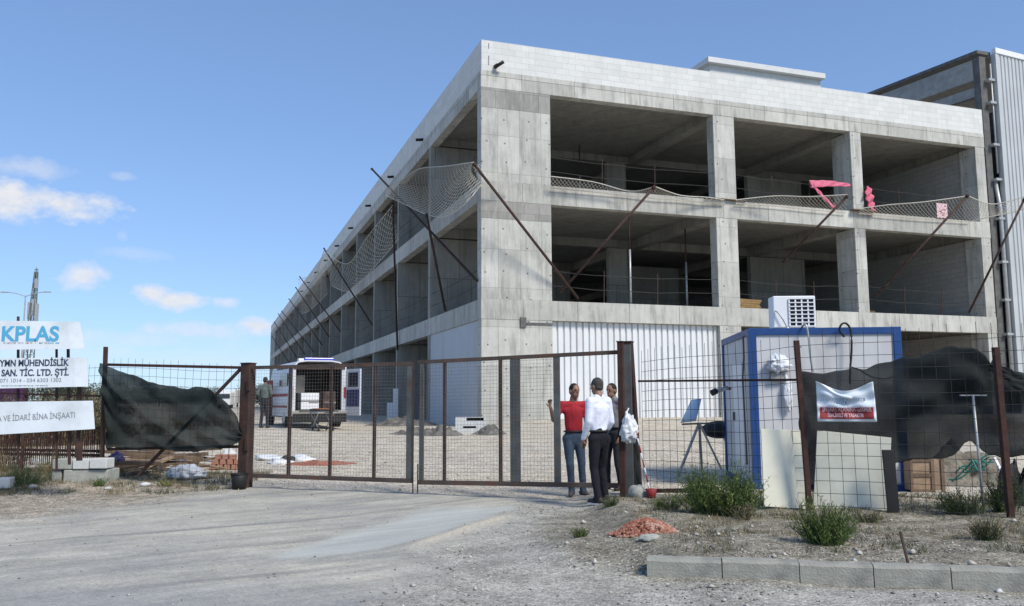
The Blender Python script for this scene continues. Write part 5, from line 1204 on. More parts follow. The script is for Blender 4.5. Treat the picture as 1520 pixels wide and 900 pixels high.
def person(J, lab, skin, shirt, trousers, shoes, hairc, locn, rz, sleeve=.55, s=1.0, beard=False, sole=None, belt=True, hand_curl=(.5, .5), hair_grey=False, collar=True):
    """J: joints in metres, person faces -Y at rz=0"""
    r = thing('person', lab, 'person', locn, rz)
    V = {k: Vector(v) for k, v in J.items()}
    body = MB()
    # head
    hd = V['head']; fwd = V['look'].normalized(); up = V.get('headup', Vector((0, 0, 1))); rt = fwd.cross(up).normalized(); up = rt.cross(fwd)
    rot = Matrix((rt, fwd, up)).transposed()
    body.ell(hd+up*.015-fwd*.008, (.074, .094, .100), 24, 18, rot); body.ell(hd+fwd*.022-up*.055, (.055, .066, .066), 20, 14, rot); body.ell(hd+fwd*.060-up*.095, (.026, .024, .022), 12, 8, rot)
    cap(body, hd+fwd*.088+up*.012, hd+fwd*.112-up*.026, .009, .0135, 8); body.ell(hd+fwd*.076+up*.030, (.045, .016, .009), 12, 8, rot)
    body.ell(hd+fwd*.088-up*.062, (.023, .010, .006), 12, 8, rot); body.ell(hd+fwd*.086-up*.073, (.020, .010, .007), 12, 8, rot)
    for sgn in (-1, 1): body.ell(hd+rt*sgn*.078-fwd*.006-up*.012, (.011, .022, .032), 10, 8, rot)
    cap(body, V['neck'], hd-up*.05-fwd*.01, .060, .052)
    # trunk
    cap(body, V['neck']-Vector((0, 0, .03)), V['chest'], .07, .12, flat=V['shR']-V['shL']); cap(body, V['chest'], V['waist'], .125, .105, flat=V['shR']-V['shL']); cap(body, V['waist'], V['pelvis'], .105, .118, flat=V['shR']-V['shL'])
    for sd, c_ in (('L', hand_curl[0]), ('R', hand_curl[1])):
        sh, el, wr = V['sh'+sd], V['el'+sd], V['wr'+sd]
        cap(body, V['neck']-Vector((0, 0, .075)), sh-Vector((0, 0, .02)), .045, .040); cap(body, sh, el, .050, .039); cap(body, el, el.lerp(wr, .4), .041, .038); cap(body, el.lerp(wr, .4), wr, .036, .026)
        hand(body, wr, V.get('hd'+sd, wr-el), V.get('pn'+sd, Vector((1 if sd == 'L' else -1, 0, 0))), 1.0, c_, 1 if sd == 'R' else -1)
        hp, kn, an = V['hp'+sd], V['kn'+sd], V['an'+sd]
        cap(body, hp, kn, .070, .044); cap(body, kn, kn.lerp(an, .35), .043, .042); cap(body, kn.lerp(an, .35), an, .041, .032)
        tf = V.get('toe'+sd, Vector((0, -1, 0))).normalized(); cap(body, an-Vector((0, 0, .04)), an+tf*.13-Vector((0, 0, .055)), .032, .028)
    fuse(body, 'body', skin, r, .0075, 3)
    # clothes
    k = MB(); fl = V['shR']-V['shL']
    cap(k, V['neck']-Vector((0, 0, .06)), V['chest'], .082, .140, flat=fl); cap(k, V['chest'], V['waist'], .156, .145, flat=fl); cap(k, V['waist'], V['pelvis']+Vector((0, 0, .06)), .143, .136, flat=fl)
    for sd in 'LR':
        sh, el, wr = V['sh'+sd], V['el'+sd], V['wr'+sd]
        cap(k, V['neck']-Vector((0, 0, .065)), sh-Vector((0, 0, .005)), .062, .066); cap(k, V['chest'], sh-Vector((0, 0, .06)), .10, .06)
        if sleeve < 1: cap(k, sh, sh.lerp(el, sleeve), .067, .060)
        else: cap(k, sh, el, .067, .055); cap(k, el, wr.lerp(el, .06), .055, .040)
    if collar:
        nb = V['neck']; cap(k, nb+Vector((-.03, 0, -.02)), nb+Vector((.03, 0, -.02)), .062, .062)
    shirt_o = fuse(k, 'shirt', shirt, r, .010, 4, .0055, 8)
    t = MB(); cap(t, V['pelvis']+Vector((0, 0, .04)), V['pelvis']-Vector((0, 0, .03)), .146, .153, flat=fl)
    for sd in 'LR':
        hp, kn, an = V['hp'+sd], V['kn'+sd], V['an'+sd]
        cap(t, V['pelvis'], hp, .112, .098); cap(t, hp, kn, .096, .066); cap(t, kn, an+Vector((0, 0, .01)), .064, .052); tf = V.get('toe'+sd, Vector((0, -1, 0))).normalized(); cap(t, an+Vector((0, 0, .03)), an+tf*.02-Vector((0, 0, .02)), .053, .056)
    fuse(t, 'trousers', trousers, r, .010, 4, .0065, 9)
    if belt: 
        p = V['pelvis']+Vector((0, 0, .075)); bb = MB(); u = fl.normalized(); w_ = Vector((0, 0, 1)).cross(u); bb.tube([p+u*cos(a)*.152+w_*sin(a)*.110 for a in np.linspace(0, 2*pi, 28)], .014, 6); bb.build('belt', M['black'], r)
    for sd in 'LR':
        an = V['an'+sd]; tf = V.get('toe'+sd, Vector((0, -1, 0))).normalized(); sm = MB(); zf = an.z-.085
        a = Vector((an.x, an.y, zf+.052)); cap(sm, a-tf*.045, a+tf*.03, .045, .046); cap(sm, a+tf*.03, a+tf*.155-Vector((0, 0, .018)), .046, .034); cap(sm, a-tf*.02+Vector((0, 0, .03)), a+tf*.0+Vector((0, 0, .05)), .044, .044)
        so = fuse(sm, 'shoe', shoes, r, .009, 2)
        if sole:
            x = tf.cross(Vector((0, 0, 1))); sb = MB()
            out = [(-.095, .0), (-.08, .034), (-.02, .043), (.06, .045), (.13, .042), (.18, .022), (.19, 0)]
            ring = [(u_, w_) for u_, w_ in out]+[(u_, -w_) for u_, w_ in reversed(out[1:-1])]
            n_ = len(ring); vs = [an*1+tf*(u_+.0)+x*w_ for u_, w_ in ring]; vs0 = [Vector((p.x, p.y, zf)) for p in vs]; vs1 = [Vector((p.x, p.y, zf+.026)) for p in vs]
            sb.add(vs0+vs1, [tuple(reversed(range(n_))), tuple(range(n_, 2*n_))]+[(i, (i+1) % n_, n_+(i+1) % n_, n_+i) for i in range(n_)]); sb.build('sole', sole, so)
    # hair: short cap over skull
    hm = MB(); hm.ell(hd+up*.030-fwd*.020, (.081, .092, .092), 24, 18, rot); hm.ell(hd-fwd*.045-up*.012, (.072, .056, .070), 20, 14, rot)
    ho = fuse(hm, 'hair', hairc, r, .008, 2, .003, 40)
    # keep the face clear of hair
    me = ho.data; bm = bmesh.new(); bm.from_mesh(me); dele = [v for v in bm.verts if (v.co-hd).dot(fwd) > .052+.0*((v.co-hd).dot(up)) and (v.co-hd).dot(up) < .075 or (v.co-hd).dot(up) < -.075 or ((v.co-hd).dot(fwd) > .01 and (v.co-hd).dot(up) < .01)]
    bmesh.ops.delete(bm, geom=dele, context='VERTS'); bm.to_mesh(me); bm.free()
    for sgn in (-1, 1):
        eb = MB().ell(hd+rt*sgn*.032+fwd*.086+up*.033, (.017, .004, .0032), 10, 6, rot).build('eyebrow', hairc, r, smooth=True)
        ey = MB().ell(hd+rt*sgn*.031+fwd*.080+up*.012, (.009, .006, .0045), 12, 8, rot).build('eye', M['eye'], r, smooth=True)
    if beard:
        bd = MB(); bd.ell(hd+fwd*.030-up*.075, (.058, .062, .048), 18, 12, rot); bd.ell(hd+fwd*.093-up*.050, (.026, .008, .006), 10, 6, rot); b2 = fuse(bd, 'beard', hairc, r, .008, 1, .002, 40)
        me = b2.data; bm = bmesh.new(); bm.from_mesh(me); bmesh.ops.delete(bm, geom=[v for v in bm.verts if (v.co-hd).dot(up) > -.045 and abs((v.co-hd).dot(rt)) < .045 and (v.co-hd).dot(fwd) < .088], context='VERTS'); bm.to_mesh(me); bm.free()
    return r
M['eye'] = mat('eye_dark', (.05, .04, .035), .3, 0, 3, 0)
skA = skinmat('skin_tan', (.27, .155, .105)); skB = skinmat('skin_brown', (.27, .15, .10)); skC = skinmat('skin_ruddy', (.25, .14, .10))
hA = mat('hair_black', (.018, .016, .015), .7, .3, 30, .4, 90); hB = mat('hair_greying', (.055, .050, .048), .7, .35, 30, .4, 90)
m_red = mat('red_shirt', (.38, .025, .035), .85, .14, 6, .3, 25); m_white = mat('white_shirt', (.70, .73, .84), .8, .05, 6, .35, 22); m_grey = mat('grey_shirt', (.20, .205, .23), .85, .12, 6, .3, 25)
m_jean = mat('blue_jeans', (.05, .075, .115), .85, .2, 7, .3, 28, dirt=(.13, .17, .22), dirt_amt=.5, dscale=4); m_blk = mat('black_trousers', (.010, .011, .016), .85, .2, 7, .3, 25); m_dk = mat('dark_trousers', (.022, .024, .032), .85, .2, 7, .3, 25)
shoe_b = mat('dark_shoe', (.03, .026, .024), .6, .2, 6, .1); shoe_g = mat('grey_shoe', (.09, .08, .075), .7, .2, 6, .1); sole_w = mat('white_sole', (.62, .62, .62), .6, .1, 4, 0)
def base(h=1.76):
    k = h/1.76
    J = dict(head=(0, -.01, 1.64), look=(0, -1, -.03), neck=(0, .015, 1.50), chest=(0, .01, 1.30), waist=(0, .0, 1.10), pelvis=(0, .01, .94), shL=(-.175, .015, 1.43), shR=(.175, .015, 1.43), hpL=(-.085, .01, .90), hpR=(.085, .01, .90))
    return J, k
# red shirt: faces the camera, right arm up holding the upright of the gate
ga = Gt(853, 737)
J, _ = base(); J.update(head=(.02, -.015, 1.655), look=(.42, -1, -.10), elR=(.215, .03, 1.15), wrR=(.19, -.07, .92), elL=(-.33, -.06, 1.20), wrL=(-.40, -.20, 1.40), hdL=(-.15, -.25, 1), pnL=(.2, -1, 0), pnR=(-1, 0, 0),
    knL=(-.075, -.05, .50), knR=(.115, -.03, .50), anL=(-.04, .02, .085), anR=(.14, .03, .085), toeL=(-.35, -1, 0), toeR=(.35, -1, 0), shL=(-.185, .0, 1.43), shR=(.18, .02, 1.43))
person(J, 'man in a red t-shirt and blue jeans holding the gate upright', skA, m_red, m_jean, shoe_g, hA, ga, radians(6), sleeve=.55, hand_curl=(.9, .5), collar=False)
# white shirt: back to the camera, three-quarter, facing the others
gb = Gt(884, 748)
J, _ = base(); J.update(head=(.0, -.03, 1.65), look=(.15, -1, -.12), elR=(.205, .03, 1.15), wrR=(.20, -.10, .90), elL=(-.205, .03, 1.14), wrL=(-.17, -.12, .93),
    shL=(-.160, .015, 1.43), shR=(.160, .015, 1.43), knL=(-.12, -.10, .50), knR=(.10, .0, .50), anL=(-.17, -.08, .085), anR=(.11, .10, .085), toeL=(-.25, -1, 0), toeR=(.25, -1, 0), pnR=(-1, 0, 0))
person(J, 'man in a white long sleeved shirt and black trousers, back to the camera', skB, m_white, m_blk, shoe_b, hB, gb+Vector((.06, 0, 0)), radians(180+34), sleeve=1, sole=sole_w, hand_curl=(.6, .6))
# grey shirt: behind the rusty post, facing left
gc = Gt(911, 728)
J, _ = base(); J.update(head=(.0, -.02, 1.62), look=(0, -1, -.12), elR=(.22, .03, 1.14), wrR=(.19, -.06, .90), elL=(-.215, .04, 1.14), wrL=(-.17, -.08, .92), knL=(-.11, -.02, .50), knR=(.10, -.02, .50), anL=(-.14, .03, .085), anR=(.13, .03, .085))
person(J, 'man in a grey shirt standing half behind the rusty gate post', skC, m_grey, m_dk, shoe_b, hA, Vector((gc.x, gc.y, gc.z)), radians(-42), sleeve=.55)
# person beside the ambulance, arms at the waist
AX = P(431, 636, 30.0)
gd = P(392, 640, 29.6); gd.z = gz(gd.x, gd.y)
J, _ = base(); J.update(elR=(.26, .05, 1.18), wrR=(.14, -.12, 1.08), elL=(-.26, .05, 1.18), wrL=(-.14, -.12, 1.08), knL=(-.10, -.02, .50), knR=(.10, -.02, .50), anL=(-.12, .03, .085), anR=(.12, .03, .085))
person(J, 'person in a grey green top standing with the back to us left of the ambulance', skB, mat('grey_green_top', (.11, .135, .125), .85, .2, 6, .2), m_dk, shoe_b, hA, gd, radians(172), sleeve=1)

bpy.data.scenes.remove(TS)
M['gear'] = mat('gear_bag', (.05, .035, .03), .8, .5, 6, .5, 9, dirt=(.25, .12, .08), dirt_amt=.6, dscale=4)
# ------------------------------------------------------------------ ambulance
va = radians(26)
am = thing('ambulance', 'white ambulance seen from behind with its rear doors open and a blue light bar', 'ambulance', (P(431, 600, 30).x, 30.0, gz(-7.5, 31)), va)
w, l, h, zb = 1.98, 5.4, P(460, 535, 30).z-gz(-7.5, 31), .42
vw = mat('van_white', (.60, .62, .66), .35, .04, 2, 0, dirt=(.42, .42, .42), dirt_amt=.3, dscale=2, spec=.5)
def shell():
    # hollow body: section profile swept along y
    prof = [(0, zb), (-.02, zb+.5), (.02, 1.55), (.10, h-.22), (.24, h-.05), (.55, h), (w-.55, h), (w-.24, h-.05), (w-.10, h-.22), (w-.02, 1.55), (w+.02, zb+.5), (w, zb)]
    mb = MB(); n = len(prof)
    ysec = [(0, 1, 1), (.02, 1, 1), (3.6, 1, 1), (4.0, .96, 1)]
    vs = []
    for y in (0, 1.3, 2.6, 3.9):
        for x, z in prof: vs.append((x, y, z))
    # cab: sloping windscreen
    for x, z in prof: vs.append((x*.96+.04*w/2, 4.55, min(z, 1.75) if z > 1.7 else z))
    for x, z in prof: vs.append((x*.9+.05*w, 5.35, min(z, 1.15)))
    fs = [(s*n+i, s*n+i+1, (s+1)*n+i+1, (s+1)*n+i) for s in range(5) for i in range(n-1)]
    fs.append(tuple(range(5*n, 6*n))); mb.add(vs, fs); return mb
shell().build('body', vw, am, smooth=False, solid=.05)
MB().box(.05, .03, zb-.05, w-.05, 5.2, zb+.02).build('floor_pan', M['steel_dark'], am)
MB().box(.08, 3.1, zb+.03, w-.08, 3.15, h-.12).build('bulkhead', M['black'], am)
MB().box(.07, .03, zb+.02, .13, 3.0, h-.2).build('interior_lining', mat('lining', (.10, .11, .12), .6, .2, 3, 0), am); MB().box(w-.13, .03, zb+.02, w-.07, 3.0, h-.2).build('interior_lining', M['black'], am)
MB().box(.38, .06, .66, 1.02, .8, .93).build('drawer_cabinet', M['white'], am, bevel=.01); MB().box(.38, .06, .97, 1.02, .8, 1.24).build('drawer_cabinet', M['white'], am, bevel=.01); MB().box(.36, .2, zb+.03, 1.05, .8, .655).build('drawer_plinth', M['black'], am)
for x0_ in (.0, w-.17): MB().box(x0_, -.012, zb+.1, x0_+.17, .09, h-.19).build('rear_pillar', vw, am, bevel=.02)
MB().box(1.15, .0, zb+.05, 1.62, .7, 1.3).build('gear_bag', M['gear'], am, bevel=.05)
MB().box(.14, .5, zb+.82, .6, 2.8, h-.5).build('cupboard', M['steel_dark'], am)
MB().box(-.03, -.10, .50, w+.03, .02, .62).build('bumper', M['steel_grey'], am, bevel=.02); MB().box(-.01, -.07, .20, w+.01, .3, .498).build('underguard', M['black'], am)
MB().box(.3, -.13, .60, w-.3, -.101, .64).build('step', M['steel_dark'], am)
for x in (.01, w-.09): MB().box(x, -.028, 1.05, x+.08, -.013, 1.45).build('tail_light', M['red'], am, bevel=.01)
MB().box(.06, -.035, h-.30, w-.06, .0, h-.20).build('rear_header', M['rust_dark'], am)
lb_ = MB().box(.55, .4, h+.005, w-.35, .75, h+.13).build('light_bar', mat('blue_lamp', (.03, .04, .45), .25, .1, 3, 0, spec=.6), am, bevel=.03)
MB().box(.35, .45, h+.004, .54, .7, h+.10).build('beacon', M['white'], am, bevel=.02)
# doors: right one swung out to the side with window, left one folded back along the side
def vdoor(x, ang, lab, side):
    d = bpy.data.objects.new('rear_door', None); 
    mb = MB().box(0, -.03, zb+.02, .93, .03, h-.30); o = mb.build('rear_door', vw, am, bevel=.012); o.location = (x, -.02, 0); o.rotation_euler.z = ang
    MB().box(.12, -.035, 1.45, .80, -.031, h-.42).build('window', M['glass'], o); MB().box(.12, .031, 1.45, .80, .035, h-.42).build('window', M['glass'], o)
    MB().box(.05, -.036, .75, .88, -.031, 1.35).build('stripe', mat('navy_stripe', (.03, .04, .13), .4, .1, 3, 0), o); MB().box(.05, .031, .75, .88, .036, 1.35).build('stripe', bpy.data.materials['navy_stripe'], o)
    return o
vdoor(w+.02, radians(-74), 'r', 1); vdoor(-.02, radians(180+82), 'l', -1)
MB().box(-.045, .4, 1.12, -.03, 3.8, 1.22).build('side_stripe', M['red'], am); MB().box(-.04, .5, 1.5, .0, 1.9, 1.95).build('side_window', M['glass'], am); MB().box(-.045, .4, .72, -.03, 3.8, .80).build('side_stripe', M['red'], am)
for x in (-.02, w-.22):
    for y in (.95, 4.35):
        t = MB().tube([(x, y, .36), (x+.24, y, .36)], .36, 24).build('tyre', M['tyre'], am, smooth=False, bevel=.02); MB().tube([(-.01, 0, 0), (.25, 0, 0)], .2, 18).build('rim', M['galv'], t).location = (x, y, .36); t.children[0].matrix_parent_inverse.identity()
MB().box(-.28, 4.0, 1.25, -.05, 4.08, 1.6).build('side_mirror', M['black'], am, bevel=.02)
# open cab side panel, dark red, standing out at the left
MB().box(-.36, 3.0, .4, -.06, 3.06, 1.75).build('side_door', mat('dark_red_trim', (.07, .02, .03), .5, .2, 3, 0), am, bevel=.01)
# stretcher behind the open doors
so = am.matrix_world
st = thing('stretcher', 'folded stretcher with orange straps standing behind the ambulance', 'stretcher', Vector((P(480, 600, 28.9).x, 28.9, gz(-6.5, 29))), va)
for z in (.62, .95): MB().tube([(-.28, -.5, z), (-.28, .9, z)], .022, 8).build('side_rail', M['galv'], st); MB().tube([(.28, -.5, z), (.28, .9, z)], .022, 8).build('side_rail', M['galv'], st)
MB().box(-.26, -.5, .66, .26, .9, .74).build('mattress', M['black'], st, bevel=.02); MB().box(-.27, -.2, .745, .27, -.1, .76).build('strap', mat('orange_strap', (.5, .16, .04), .7, .1, 3, 0), st); MB().box(-.27, .3, .745, .27, .4, .76).build('strap', bpy.data.materials['orange_strap'], st)
for a, b in (((-.26, -.45, .62), (-.24, .5, .12)), ((.26, -.45, .62), (.24, .5, .12)), ((-.26, .8, .62), (-.24, -.35, .12)), ((.26, .8, .62), (.24, -.35, .12))): MB().tube([a, b], .018, 6).build('leg', M['galv'], st)
for x in (-.24, .24):
    for y in (-.38, .5): MB().tube([(x-.02, y, .08), (x+.02, y, .08)], .08, 14).build('castor', M['black'], st)
g = Gt(395, 634); 
# ------------------------------------------------------------------ vegetation
M['leaf'] = mat('bush_green', (.135, .18, .048), .75, .4, 5, 0); M['leaf2'] = mat('bush_dark_green', (.07, .105, .034), .8, .35, 5, 0); M['leaf_scrub'] = mat('scrub_leaf', (.06, .062, .035), .9, .4, 3, 0); M['leaf_dry'] = mat('dry_stalk', (.22, .18, .105), .9, .3, 5, 0); M['leaf_grey'] = mat('grey_green_weed', (.085, .095, .055), .85, .35, 5, 0)
def bush(px, py, w, h, lab, seed, n=420, nm='green_bush', mats=('leaf', 'leaf2'), spread=.8, leaf=.032, grp='bushes on the verge', up=1.0, dx=0):
    g = Gt(px, py); rn = random.Random(seed); r = thing(nm, lab, 'bush' if n > 150 else 'weed', g, 0, grp)
    ms = [MB() for _ in mats]; stem = MB()
    lobes = [(rn.uniform(-.5, .5)*w*.72, rn.uniform(-.35, .35)*w*.5, rn.uniform(.6, 1.1)) for _ in range(7)]
    for i in range(n):
        lx, ly, lh = rn.choice(lobes); bx = lx*.55+rn.gauss(0, .07)*w; by = ly*.55+rn.gauss(0, .07)*w
        ht = h*lh*rn.uniform(.35, 1.12)*(1-.35*min(1, abs(bx)/(w*.5))); an = math.atan2(by, bx)+rn.gauss(0, .7); out = rn.uniform(.05, .55)*spread*w*.5
        tip = Vector((bx+cos(an)*out+rn.gauss(0, .02), by+sin(an)*out*.8, ht)); b0 = Vector((bx*.7, by*.7, -.02))
        mid = b0.lerp(tip, .5)+Vector((0, 0, ht*.12)); mb = ms[0 if rn.random() < .55 else -1]
        pts = [b0, mid, tip]; stem.tube([b0, mid, tip], .003, 3, r1=.0012, cap=False)
        for k in range(int(9*(h/.45)**.5)+4):
            f = rn.uniform(.25, 1.0); p = (b0.lerp(mid, f*2) if f < .5 else mid.lerp(tip, f*2-1)); d = (tip-mid).normalized(); a = rn.uniform(0, 2*pi)
            s1 = Vector((cos(a), sin(a), rn.uniform(.5, 2.0)*up)).normalized(); L_ = leaf*rn.uniform(.6, 1.4); wv = s1.cross(Vector((rn.uniform(-1, 1), rn.uniform(-1, 1), .4))).normalized()*L_*.10
            q = p+s1*L_; mb.add([p, p+s1*L_*.5+wv, q, p+s1*L_*.5-wv], [(0, 1, 2, 3)])
    stem.build('stems', M['leaf_dry'] if 'dry' in mats[-1] else M['leaf2'], r)
    for k, mb in enumerate(ms): mb.build('foliage', M[mats[k]], r)
    return r
bush(1070, 765, 1.22, .62, 'large feathery green bush at the fence foot left of the cabin', 1, 760, leaf=.040)
bush(1224, 809, .74, .42, 'low rounded green bush on the verge before the cream board', 2, 430, leaf=.032)
bush(1436, 764, .9, .30, 'straggly dark green weed patch round the foot of the tee pole', 3, 200, 'weed_clump', ('leaf_grey', 'leaf2'), grp='weed clumps'); bush(1490, 760, .7, .5, 'tall dark green weeds behind the far right fence post', 4, 200, 'weed_clump', ('leaf2', 'leaf_grey'), grp='weed clumps')
bush(862, 797, .26, .10, 'tiny grey green weed in the gravel left of the brick heap', 5, 60, 'weed_clump', ('leaf_grey', 'leaf'), grp='weed clumps', leaf=.025)
bush(1100, 772, .5, .2, 'dry weeds at the right foot of the large green bush', 6, 90, 'weed_clump', ('leaf_grey', 'leaf_dry'), grp='weed clumps'); bush(1470, 800, .5, .22, 'brown dry weeds on the verge at the far right', 7, 110, 'weed_clump', ('leaf_dry', 'leaf_grey'), grp='weed clumps')
bush(990, 758, .5, .2, 'small green weeds behind the red pot', 8, 110, 'weed_clump', ('leaf', 'leaf_grey'), grp='weed clumps'); bush(905, 752, .3, .14, 'low weeds at the foot of the thin gate post', 9, 70, 'weed_clump', ('leaf2', 'leaf_grey'), grp='weed clumps')
bush(1285, 776, .5, .14, 'dry grass tuft below the black plank', 10, 80, 'weed_clump', ('leaf_dry', 'leaf_grey'), grp='weed clumps')
bush(40, 722, 1.1, .34, 'dark green weeds left of the block stack', 11, 200, 'weed_clump', ('leaf2', 'leaf_grey'), grp='weed clumps'); bush(148, 722, .4, .16, 'green weed growing against the large bottom block', 12, 70, 'weed_clump', ('leaf', 'leaf2'), grp='weed clumps')
bush(12, 700, 1.4, .5, 'dry tall weeds at the left edge behind the blocks', 13, 180, 'weed_clump', ('leaf_grey', 'leaf_dry'), grp='weed clumps'); bush(245, 722, .5, .14, 'small weed tuft before the timber heap', 14, 60, 'weed_clump', ('leaf', 'leaf_dry'), grp='weed clumps')
bush(72, 705, .9, .42, 'dark straggling weeds just left of the block stack top', 15, 160, 'weed_clump', ('leaf2', 'leaf_dry'), grp='weed clumps')
for i, (px, py, w_, h_) in enumerate(((-10, 664, 2.0, 1.1), (22, 660, 1.8, 1.35), (55, 662, 2.2, 1.0), (88, 658, 2.0, 1.3), (118, 661, 1.9, 1.1), (148, 656, 1.8, 1.4), (172, 660, 1.7, 1.0))):
    bush(px, py, w_, h_, '%s scrubby dark bush from the left behind the wire mesh and sign boards' % ['first', 'second', 'third', 'fourth', 'fifth', 'sixth', 'seventh'][i], 60+i, 260, 'scrub_bush', ('leaf_scrub', 'leaf_dry'), leaf=.09, grp='scrub behind the left fence')
# low dry ground cover: uncountable
def cover():
    rn = random.Random(21)
    for nm, m, col in (('dry_grass', 'leaf_dry', 0), ('low_weeds', 'leaf_grey', 1)):
        mb = MB(); placed = 0
        n_ = 9000; q = np.random.default_rng(5+col); z_ = q.random(n_); u1, u2 = q.random(n_), q.random(n_)
        A1, A2 = z_ < .45, (z_ >= .45) & (z_ < .8)
        X = np.where(A1, 1.4+7.6*u1, np.where(A2, -11+6.4*u1, -26+15.5*u1)); Y = np.where(A1, 7.6+5.2*u2, np.where(A2, 14.2+3.3*u2, 17+17*u2))
        FB = fbm(X, Y, 2.1, 3.+col); Z = hgt(X, Y); ZZ = zones(X, Y, Z); ok = (FB > np.where(A1, -.02, -.1)) & ((z_ >= .8) | (ZZ['left']+ZZ['right'] > .5))
        for z, x, y, g in zip(z_[ok].tolist(), X[ok].tolist(), Y[ok].tolist(), Z[ok].tolist()):
            k = 1.0 if z < .8 else 2.4
            for b in range(5):
                a = rn.uniform(0, 2*pi); L_ = rn.uniform(.025, .085)*k*(1.0 if z < .45 else 1.5); ln = rn.uniform(.2, 1.0); t = Vector((x+cos(a)*L_*ln, y+sin(a)*L_*ln, g+L_)); c = Vector((x+rn.uniform(-.04, .04)*k, y+rn.uniform(-.04, .04)*k, g-.005)); w_ = Vector((-sin(a), cos(a), 0))*.0035*k
                mb.add([c-w_, c+w_, t], [(0, 1, 2)])
        o = mb.build(nm, M[m]); tag(o, 'short dry grass scattered over the verges' if col == 0 else 'low grey green weeds scattered over the verges', 'grass', kind='stuff')
cover()
# ------------------------------------------------------------------ far left: mast, street lamp, trees, lorry, container
M['mast'] = mat('mast_steel', (.13, .15, .14), .6, .2, 1, 0)
mt = thing('lattice_mast', 'tall grey lattice mast far behind the sign boards', 'mast', P(36, 600, 180)); mt.location.z = .3
top = P(43, 402, 180).z; mb = MB()
def leg_at(k, z): f = 1-.8*z/top; a = [(-1, -1), (1, -1), (1, 1), (-1, 1)][k]; return Vector((a[0]*1.05*f+.9*z/top, a[1]*1.05*f, z))
for k in range(4): MB().tube([leg_at(k, 0), leg_at(k, top*.98)], .12, 6).build('leg', M['mast'], mt)
for i in range(13):
    z0, z1 = top*i/13, top*(i+1)/13
    for k in range(4): mb.bar(leg_at(k, z0), leg_at((k+1) % 4, z1), .09); mb.bar(leg_at(k, z1), leg_at((k+1) % 4, z1), .09)
mb.build('lattice_bracing', M['mast'], mt)
for dx, z0, z1 in ((-.7, .64, .76), (.9, .62, .75), (.2, .66, .78), (.5, .86, .93)): MB().box(dx+.4, -.5, top*z0, dx+.95, .1, top*z1).build('antenna', M['galv'], mt)
MB().tube([(.9, 0, top*.97), (.9, 0, top*1.0+.5)], .08, 6).build('finial', M['steel_grey'], mt)
sl_ = thing('street_lamp', 'double armed street lamp standing beside the lattice mast', 'street lamp', P(28, 600, 95)); sl_.location.z = .3; tz = P(28, 443, 95).z
MB().tube([(0, 0, 0), (0, 0, tz)], .11, 8, r1=.07).build('pole', M['galv'], sl_)
for sg_ in (-1, 1):
    MB().tube([(0, 0, tz-.1), (sg_*1.0, 0, tz+.25), (sg_*2.0, 0, tz+.4)], .05, 6).build('arm', M['galv'], sl_); MB().box(min(sg_*2, sg_*2.8), -.14, tz+.34, max(sg_*2, sg_*2.8), .14, tz+.46).build('lamp_head', M['galv'], sl_, bevel=.03)
M['far_leaf'] = mat('far_tree_green', (.065, .08, .045), .95, .3, .6, 0)
M['far_leaf2'] = mat('far_tree_dark', (.04, .052, .035), .95, .3, .6, 0)
def tree(px, Y, h, lab, seed, w=None, m='far_leaf'):
    rn = random.Random(seed); b = P(px, 600, Y); r = thing('tree', lab, 'tree', (b.x, Y, .4), 0, 'trees on the far left horizon'); w = w or h*.8
    MB().tube([(0, 0, 0), (.02*h, 0, h*.25), (0, 0, h*.5)], .035*h, 6, r1=.015*h).build('trunk', M['wood'], r)
    mb = MB()
    lob = [(rn.uniform(-.35, .35)*w, rn.uniform(-.3, .3)*w, h*rn.uniform(.4, .82), rn.uniform(.18, .3)*w) for _ in range(9)]
    for i in range(2600):
        lx, ly, lz, lr = rn.choice(lob); v = Vector((rn.gauss(0, 1), rn.gauss(0, 1), rn.gauss(0, .8))).normalized()*lr*rn.uniform(.6, 1.15); p = Vector((lx, ly, lz))+v; s = .055*h*rn.uniform(.5, 1.2)
        a = Vector((rn.gauss(0, 1), rn.gauss(0, 1), rn.gauss(0, 1))).normalized(); c = a.orthogonal().normalized()
        mb.add([p, p+a*s, p+a*s*.5+c*s*.7], [(0, 1, 2)])
    mb.build('crown', M[m], r)
pos = [(-40, 150, 5.5), (8, 170, 6), (62, 140, 4.5), (96, 160, 5.5), (122, 120, 4.2), (146, 185, 5.5), (172, 230, 6), (205, 260, 6), (236, 220, 5), (262, 300, 6.5), (292, 260, 5.5), (318, 280, 5.5), (352, 170, 4.2), (372, 240, 5.5), (388, 130, 3.6)]
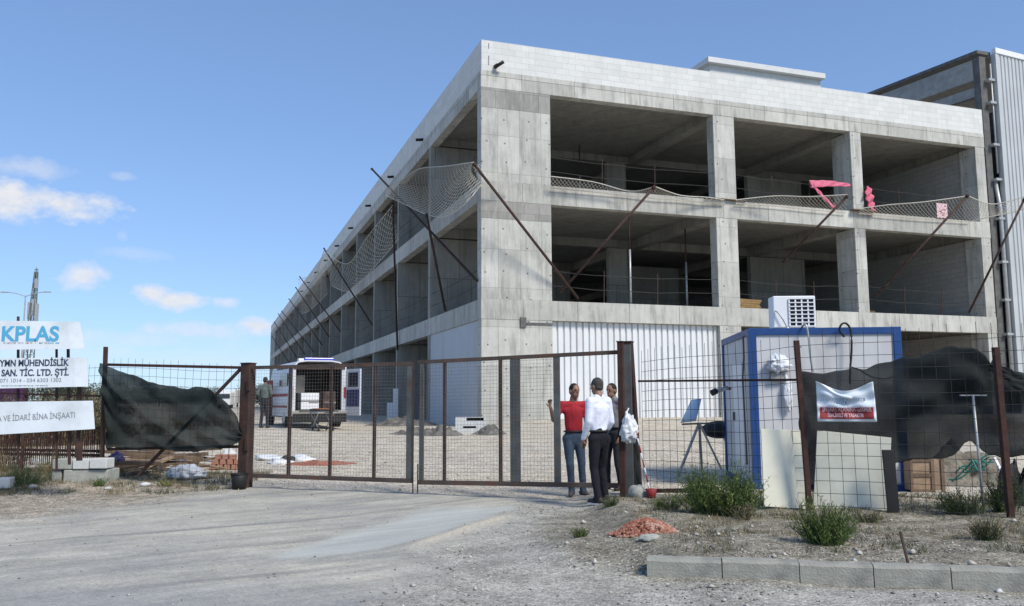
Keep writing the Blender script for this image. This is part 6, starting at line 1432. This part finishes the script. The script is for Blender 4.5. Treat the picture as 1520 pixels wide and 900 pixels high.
ords = ['first', 'second', 'third', 'fourth', 'fifth', 'sixth', 'seventh', 'eighth', 'ninth', 'tenth', 'eleventh', 'twelfth', 'thirteenth', 'fourteenth', 'fifteenth']
for i, (px, Y, h_) in enumerate(pos): tree(px, Y, h_, '%s small dark tree from the left on the far horizon' % ords[i], 40+i, h_*1.4, 'far_leaf' if i % 2 else 'far_leaf2')
lo = thing('white_lorry', 'small white lorry far off just left of the gate post', 'lorry', P(338, 600, 130)); lo.location.z = .5
MB().box(-1.1, 0, .9, 1.1, 5, 2.9).build('cargo_box', M['white'], lo, bevel=.05); MB().box(-1.05, -1.8, .6, 1.05, -.1, 2.6).build('cab', M['white'], lo, bevel=.15); MB().box(-.9, -1.83, 1.6, .9, -1.81, 2.3).build('windscreen', M['glass'], lo)
for x in (-1, .75):
    for y in (-1.1, 3.8): MB().tube([(x, y, .45), (x+.28, y, .45)], .45, 16).build('wheel', M['tyre'], lo)
pc_ = thing('purple_container', 'purple container seen between the two lower sign boards', 'container', P(-105, 600, 34)); pc_.location.z = .4
px1 = P(-22, 590, 34).x-pc_.location.x; mb = MB(); x = 0
while x < px1: mb.box(x, 0, 0, x+.14, 2.4, 2.0); mb.box(x+.14, .04, 0, x+.24, 2.4, 2.0); x += .24
mb.build('corrugated_wall', mat('purple_paint', (.07, .025, .09), .6, .2, 2, .1), pc_); MB().box(-.03, -.03, 2.0, px1+.05, 2.45, 2.1).build('roof_rail', M['steel_dark'], pc_)
# rough ground clutter left: separate stones
for i, (px, py, s, lb) in enumerate(((25, 692, .16, 'pale rubble stone, leftmost of three under the lowest board'), (42, 691, .12, 'pale rubble stone, middle of three under the lowest board'), (58, 691, .18, 'long flat pale stone, rightmost of three under the lowest board'), (48, 724, .08, 'small white stone on the weedy ground left of the blocks'), (160, 727, .06, 'pebble at the foot of the block stack'), (215, 722, .09, 'flat stone on the verge below the timber'))):
    g = Gt(px, py); o = MB().rock((0, 0, s*.3), s, 20+i, 12, .5).build('rubble_stone', M['cblock_w'], smooth=True); o.location = g; tag(o, lb, 'stone', 'loose rubble stones at the left')
